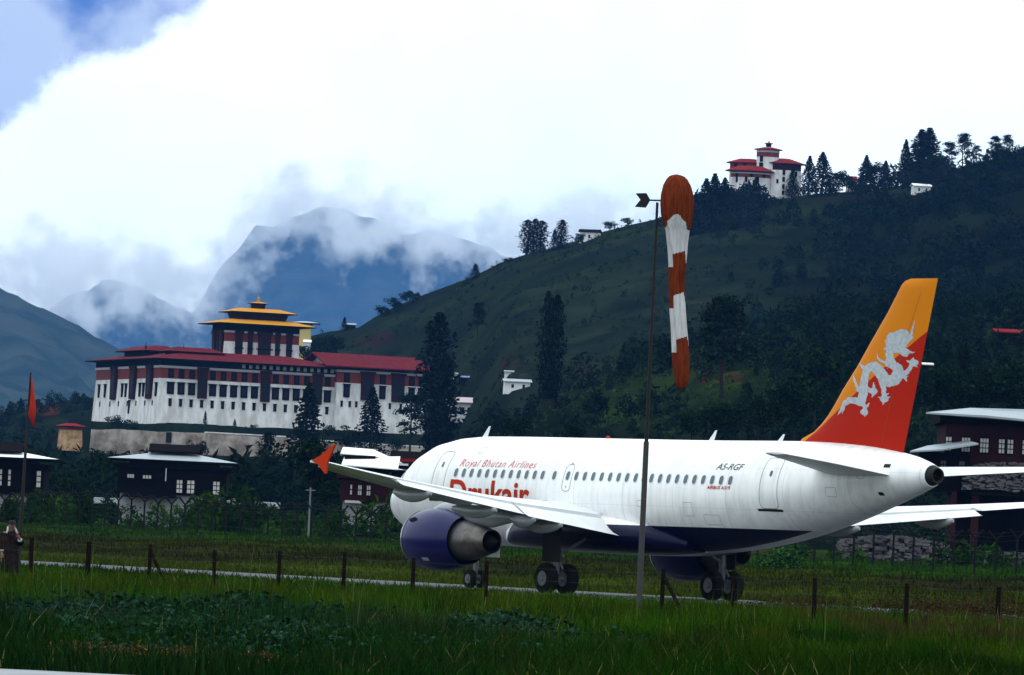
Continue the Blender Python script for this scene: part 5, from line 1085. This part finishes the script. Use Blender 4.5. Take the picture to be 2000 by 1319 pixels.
# far security fence
ga=np.array([-950/12500*452,452.]);gb=np.array([800/12500*352,352.]);gd=(gb-ga)/np.linalg.norm(gb-ga);GL=np.linalg.norm(gb-ga)
FFn=thing('security_fence','tall dark security fence with Y shaped post tops beyond the airfield','fence',(ga[0],ga[1],0),math.atan2(gd[1],gd[0]))
pm_=None;k0=-5;t_=k0*2.02;posts=[]
while t_<GL+14:
    x_,y_=ga+gd*t_;z_=float(ground(x_,y_))
    if pm_ is None:
        import bmesh
        bm=bmesh.new()
        for a,b_ in (((0,0,-.4),(0,0,2.15)),((0,0,2.12),(0,-.48,2.62)),((0,0,2.12),(0,.48,2.62)),((0,0,2.12),(-.42,-.2,2.62)),((0,0,2.12),(.42,.2,2.62))):
            q=tube('tmp',[a,b_],.07 if a[2]<0 else .05,M_gal,None,6);bm.from_mesh(q.data);bpy.data.objects.remove(q)
        pm_=bpy.data.meshes.new('post');bm.to_mesh(pm_);bm.free();pm_.materials.append(M_gal)
    o=bpy.data.objects.new('post',pm_);C.objects.link(o);o.parent=FFn;o.location=(t_,0,z_-.15);posts.append((t_,z_-.15));t_+=2.02
for hh in (.3,.9,1.5,2.05,2.3,2.5): tube('wire',[(a,-.05 if hh<2.1 else -.3,z+hh) for a,z in posts],.0035,M_wire,FFn,4)
# utility pole beyond the far fence
p=W(604,1010,455);z_=float(ground(p[0],455.));t=thing('utility_pole','thin pale grey pole behind the far fence below the orange wingtip','pole',(p[0],455,z_))
tube('mast',[(0,0,-.3),(.0,0,3.9)],[.07,.05],M_strut,t);tube('crossarm',[(-.35,0,3.7),(.35,0,3.7)],.03,M_strut,t)
# ---------------------------------------------------------------- windsock
Yw=165.;sw=Yw/F_PX;b0=W(1284-35,1215,Yw);top=W(1284,392,Yw);gz=float(ground(b0[0],Yw))
M_pole=pmat('windsock_pole',(.04,.045,.05),.8,.15,var=.5,vscale=.8,col2=(.045,.035,.03));M_or=pmat('sock_orange',(.15,.028,.010),.95,.02,var=.45,vscale=5.,stretch=(3,3,.4));M_wh=pmat('sock_white',(.5,.5,.53),.8,.2,var=.25,vscale=5.,stretch=(3,3,.4))
WS=thing('windsock','limp orange and white windsock hanging from a tall thin pole','windsock',(top[0],Yw,gz));TZ=top[2]-gz
tube('pole',[(0,0,-.4),(0,0,TZ*.42)],[.078,.07],M_pole,WS,12);tube('pole',[(0,0,TZ*.42),(0,0,TZ-.05)],[.05,.034],M_dark,WS,12)
arm=tube('vane_arm',[(-.2,0,TZ),(.42,0,TZ+.01)],.022,M_dark,WS,8)
a0=-.2
V=[(-.18,0,.0),(-.29,0,.18),(-.57,0,.16),(-.44,0,0),(-.58,0,-.19),(-.29,0,-.2)]
V=[(x_,y_,z_+TZ) for x_,_,z_ in V for y_ in (0,)];n=len(V);V2=[(a,-.012,c_) for a,_,c_ in V]+[(a,.012,c_) for a,_,c_ in V]
mesh('vane',V2,[(0,1,3,5),(1,2,3),(3,4,5),(n+5,n+3,n+1,n),(n+3,n+2,n+1),(n+5,n+4,n+3)]+[(k,n+k,n+(k+1)%n,(k+1)%n) for k in range(n)],M_dark,WS)
def so_(px,py): q=W(px,py,Yw); return q[0]-top[0],q[2]-gz
prof=[(341,1322,3),(344,1322,14),(350,1322,20),(362,1321,26),(380,1320.5,29),(400,1320,29),(420,1320.5,28),(435,1321,25),(450,1322,21),(470,1322,19),(490,1322.5,17.5),(515,1322.5,16),(545,1321,14.5),(575,1322,15),(610,1323.5,15.5),(640,1326,15.5),(670,1328,16),(700,1329.5,16.5),(725,1331,15.5),(745,1331.5,13),(756,1331,9),(761,1331,3)]
sp_y=np.array([p[0] for p in prof],float);nz=230;ys_=np.linspace(341,761,nz);cxs=np.interp(ys_,sp_y,[p[1] for p in prof]);rr=np.interp(ys_,sp_y,[p[2] for p in prof])*sw
nk=96;V=[];mi=[]
for j in range(nz):
    cx_,cz_=so_(cxs[j],ys_[j])
    for k in range(nk):
        a=2*pi*k/nk;u=(ys_[j]-341)/420
        fold=1+(.09*math.cos(9*a+2*u)+.06*math.cos(5*a-3*u)+.07*math.cos(14*a+u)+.04*math.cos(22*a-3*u))*min(1,u*8)*(1-.5*u)
        notch=1-.38*math.exp(-((a-(pi*1.5-.75))/.22)**2)*float(sstep(.28,.42,u))
        ry_=.85-.15*float(sstep(.15,.45,u))
        r=rr[j]*fold*notch;V.append((cx_+r*cos(a),.0+r*ry_*sin(a),cz_))
Fc=[]
for j in range(nz-1):
    for k in range(nk):
        Fc.append((j*nk+k,j*nk+(k+1)%nk,(j+1)*nk+(k+1)%nk,(j+1)*nk+k))
        a=2*pi*(k+.5)/nk;sh=24*(1-float(sstep(pi*1.24,pi*1.30,a)))+10*(a-pi*1.3)*(a>pi*1.3)*-.5+26*float(sstep(pi*1.9,pi*1.97,a))
        if j*420/nz+341<460: sh=30*abs(math.sin((a-pi*1.5)*1.0))**1.5
        yy=ys_[j]-sh
        mi.append(0 if yy<418 else 1 if yy<497 else 0 if yy<578 else 1 if yy<664 else 0)
so2=mesh('sock',V,Fc,[M_or,M_wh],WS,True,mi=mi)
cx_,cz_=so_(1321,376);P_=[(cx_+.29*cos(a),.0,cz_+.29*sin(a)) for a in np.linspace(0,2*pi,25)];tube('hoop',P_,.015,M_dark,WS,6,False)
# ---------------------------------------------------------------- flag
Yf=182.;tp=W(60,728,Yf);bt=W(34,1120,Yf);gz=float(ground(bt[0],Yf));t=thing('flag_pole','dark slanting pole with a narrow red pennant behind the standing person','flag pole',(bt[0],Yf,gz))
dx_=tp[0]-bt[0];hh=tp[2]-gz;tube('pole',[(0,0,-.3),(dx_*.5,0,hh*.5),(dx_,0,hh)],[.06,.045,.025],M_dark,t,8)
def fp(px,py): q=W(px,py,Yf); return (q[0]-bt[0],q[2]-gz)
L_=[fp(60,732),fp(57,760),fp(55,785),fp(54,806)];R_=[fp(61,732),fp(66,762),fp(70,800),fp(67,838)]
V=[]
for i in range(4):
    for k in range(6):
        u=k/5;V.append((L_[i][0]+(R_[i][0]-L_[i][0])*u,.06*math.sin(u*5+i),L_[i][1]+(R_[i][1]-L_[i][1])*u))
Fc=[(i*6+k,i*6+k+1,(i+1)*6+k+1,(i+1)*6+k) for i in range(3) for k in range(5)]
fl=mesh('pennant',V,Fc,pmat('flag_red',(.33,.02,.012),.8,.2),t,True);sm=fl.modifiers.new('thick','SOLIDIFY');sm.thickness=.012
# ---------------------------------------------------------------- the person at the left edge
M_skin=pmat('skin',(.16,.075,.05),.6,.3);M_robe=pmat('dark_robe',(.006,.005,.006),1.,0.,var=.5,vscale=9.,col2=(.02,.014,.014));M_cuff=pmat('white_scarf',(.3,.3,.32),.9,.1);M_hair=pmat('dark_cap',(.006,.006,.007),.8,.2)
Yp=167.;bp=W(17,1140,Yp);pz=float(ground(bp[0],Yp));PE=thing('person','person in dark belted robe with white scarf collar and dark cap at left edge','person',(bp[0],Yp,pz),radians(12))
def skinfig(name,verts,edges,radii,mt,parent,root=0,lv=2):
    me=bpy.data.meshes.new(name);me.from_pydata(verts,edges,[]);me.update();o=link(name,me,parent,mt=mt)
    m_=o.modifiers.new('skin','SKIN');m_.use_smooth_shade=True
    for i,r in enumerate(radii): o.data.skin_vertices[0].data[i].radius=(r,r) if not isinstance(r,tuple) else r
    o.data.skin_vertices[0].data[root].use_root=True
    s=o.modifiers.new('sub','SUBSURF');s.levels=lv;s.render_levels=lv;return o
J={'pel':(0,0,.95),'bel':(0,0,1.12),'che':(0,.01,1.30),'nek':(0,.01,1.46),'nk2':(0,0,1.52),'hd':(.012,-.015,1.61),'hd2':(.014,-.01,1.69),
 'sl':(-.17,.01,1.41),'el':(-.26,-.02,1.15),'wl':(-.24,-.12,.92),'pl':(-.235,-.15,.86),'sr':(.17,.01,1.41),'er':(.27,-.03,1.17),'wr':(.2,-.2,1.29),'pr':(.17,-.22,1.34),
 'hl':(-.09,0,.9),'kl':(-.10,-.02,.5),'al':(-.10,.03,.09),'tl':(-.11,-.12,.03),'hr':(.09,0,.9),'kr':(.11,-.02,.5),'ar':(.12,.03,.09),'tr':(.14,-.12,.03)}
Rd={'pel':.15,'bel':.14,'che':.15,'nek':.06,'nk2':.055,'hd':.085,'hd2':.075,'sl':.07,'el':.045,'wl':.03,'pl':.035,'sr':.07,'er':.045,'wr':.03,'pr':.035,'hl':.09,'kl':.06,'al':.042,'tl':.035,'hr':.09,'kr':.06,'ar':.042,'tr':.035}
E_=[('pel','bel'),('bel','che'),('che','nek'),('nek','nk2'),('nk2','hd'),('hd','hd2'),('che','sl'),('sl','el'),('el','wl'),('wl','pl'),('che','sr'),('sr','er'),('er','wr'),('wr','pr'),('pel','hl'),('hl','kl'),('kl','al'),('al','tl'),('pel','hr'),('hr','kr'),('kr','ar'),('ar','tr')]
vn=list(J);vs=[J[k] for k in vn];rd=[Rd[k] for k in vn];ed=[(vn.index(a),vn.index(b_)) for a,b_ in E_]
# fingers and thumbs grow out of the palms
for s_,pn,d_ in ((-1,'pl',Vector((.0,-.35,-1))),(1,'pr',Vector((-.6,-.2,.5)))):
    d_.normalize();base=Vector(J[pn]);side=d_.cross(Vector((0,1,0))).normalized()
    for k,L in enumerate((.062,.07,.066,.052)):
        o1=base+side*(k-1.5)*.02+d_*.035;o2=o1+d_*L*.55;o3=o2+(d_+Vector((0,-.7,0))).normalized()*L*.45
        i=len(vs);vs+=[tuple(o1),tuple(o2),tuple(o3)];rd+=[.009,.009,.007];ed+=[(vn.index(pn),i),(i,i+1),(i+1,i+2)]
    o1=base+side*s_*-.035;o2=o1+(d_+side*s_*-.6).normalized()*.045;i=len(vs);vs+=[tuple(o1),tuple(o2)];rd+=[.011,.009];ed+=[(vn.index(pn),i),(i,i+1)]
body=skinfig('body',vs,ed,rd,M_skin,PE)
# face: nose, ears, eyes, mouth
mesh('nose',[(.0,-.098,1.645),(.028,-.098,1.645),(.014,-.128,1.612),(-.004,-.1,1.605),(.032,-.1,1.605)],[(0,2,1),(0,3,2),(1,2,4),(2,3,4)],M_skin,PE)
for q in (-1,1):
    revolve('ear',[(.012+q*.082,.03),(.012+q*.092,.028),(.012+q*.096,.01)],(-.01,1.62),M_skin,PE,10,True,'x')
    revolve('eye',[(-.098,.009),(-.101,.007),(-.103,.002)],(.014+q*.032,1.645),M_hair,PE,8,True,'y')
ubox('mouth',(-.012,-.103,1.575),(.038,-.098,1.582),M_hair,PE)
def ell(name,rows,mt,n=28,wr=.0):
    lp=[]
    for z,cx,cy,rx_,ry_ in rows: lp.append([(cx+rx_*cos(2*pi*k/n)*(1+wr*cos(7*2*pi*k/n)),cy+ry_*sin(2*pi*k/n)*(1+wr*cos(7*2*pi*k/n)),z) for k in range(n)])
    return loft(name,lp,mt,PE)
ell('robe',[(.40,0,0,.235,.19),(.55,0,0,.225,.18),(.8,0,0,.215,.17),(.98,0,0,.20,.155),(1.0,0,0,.19,.15),(1.1,0,0,.215,.175),(1.25,0,0,.225,.175),(1.36,0,.0,.215,.15),(1.44,0,.0,.15,.11),(1.475,0,.0,.085,.085)],M_robe,wr=.03)
ell('belt',[(.985,0,0,.203,.163),(1.03,0,0,.203,.163)],M_hair)
for nm,ch in (('sleeve',(('sl','el','wl'))),('sleeve',(('sr','er','wr')))):
    P_=[Vector(J[k]) for k in ch];P_[2]=P_[1]+(P_[2]-P_[1])*.72;tube(nm,P_,[.095,.085,.075],M_robe,PE,14);e=P_[1]+(Vector(J[ch[2]])-Vector(J[ch[1]]))*.9
    tube('cuff',[P_[2]+(e-P_[2])*.3,e],[.066,.055],M_cuff,PE,14)
tube('scarf',[(-.13,-.1,1.43),(-.10,-.05,1.52),(-.085,.06,1.58),(0,.1,1.60),(.085,.06,1.58),(.11,-.05,1.52),(.14,-.1,1.44)],[.02,.028,.03,.028,.03,.028,.02],M_cuff,PE,10)
ell('cap',[(1.665,.013,-.005,.094,.104),(1.70,.013,-.003,.098,.106),(1.74,.013,0,.088,.094),(1.765,.013,0,.05,.055)],M_hair)
mesh('cap_peak',[(-.06,-.09,1.672),(.085,-.09,1.672),(.065,-.165,1.66),(-.04,-.165,1.66),(-.06,-.09,1.682),(.085,-.09,1.682),(.065,-.165,1.668),(-.04,-.165,1.668)],BOXF,M_hair,PE)
for q,(a,b_) in enumerate((('kl','al'),('kr','ar'))): tube('sock_legging',[Vector(J[a])+Vector((0,0,.0)),J[b_]],[.07,.052],M_hair,PE,12)
for q in (-1,1):
    x_=J['al' if q<0 else 'ar'][0];ell('boot',[(0.0,x_,-.04,.05,.13),(.05,x_,-.04,.052,.13),(.09,x_,-.01,.05,.09),(.16,x_,.02,.05,.06)],M_hair,16)
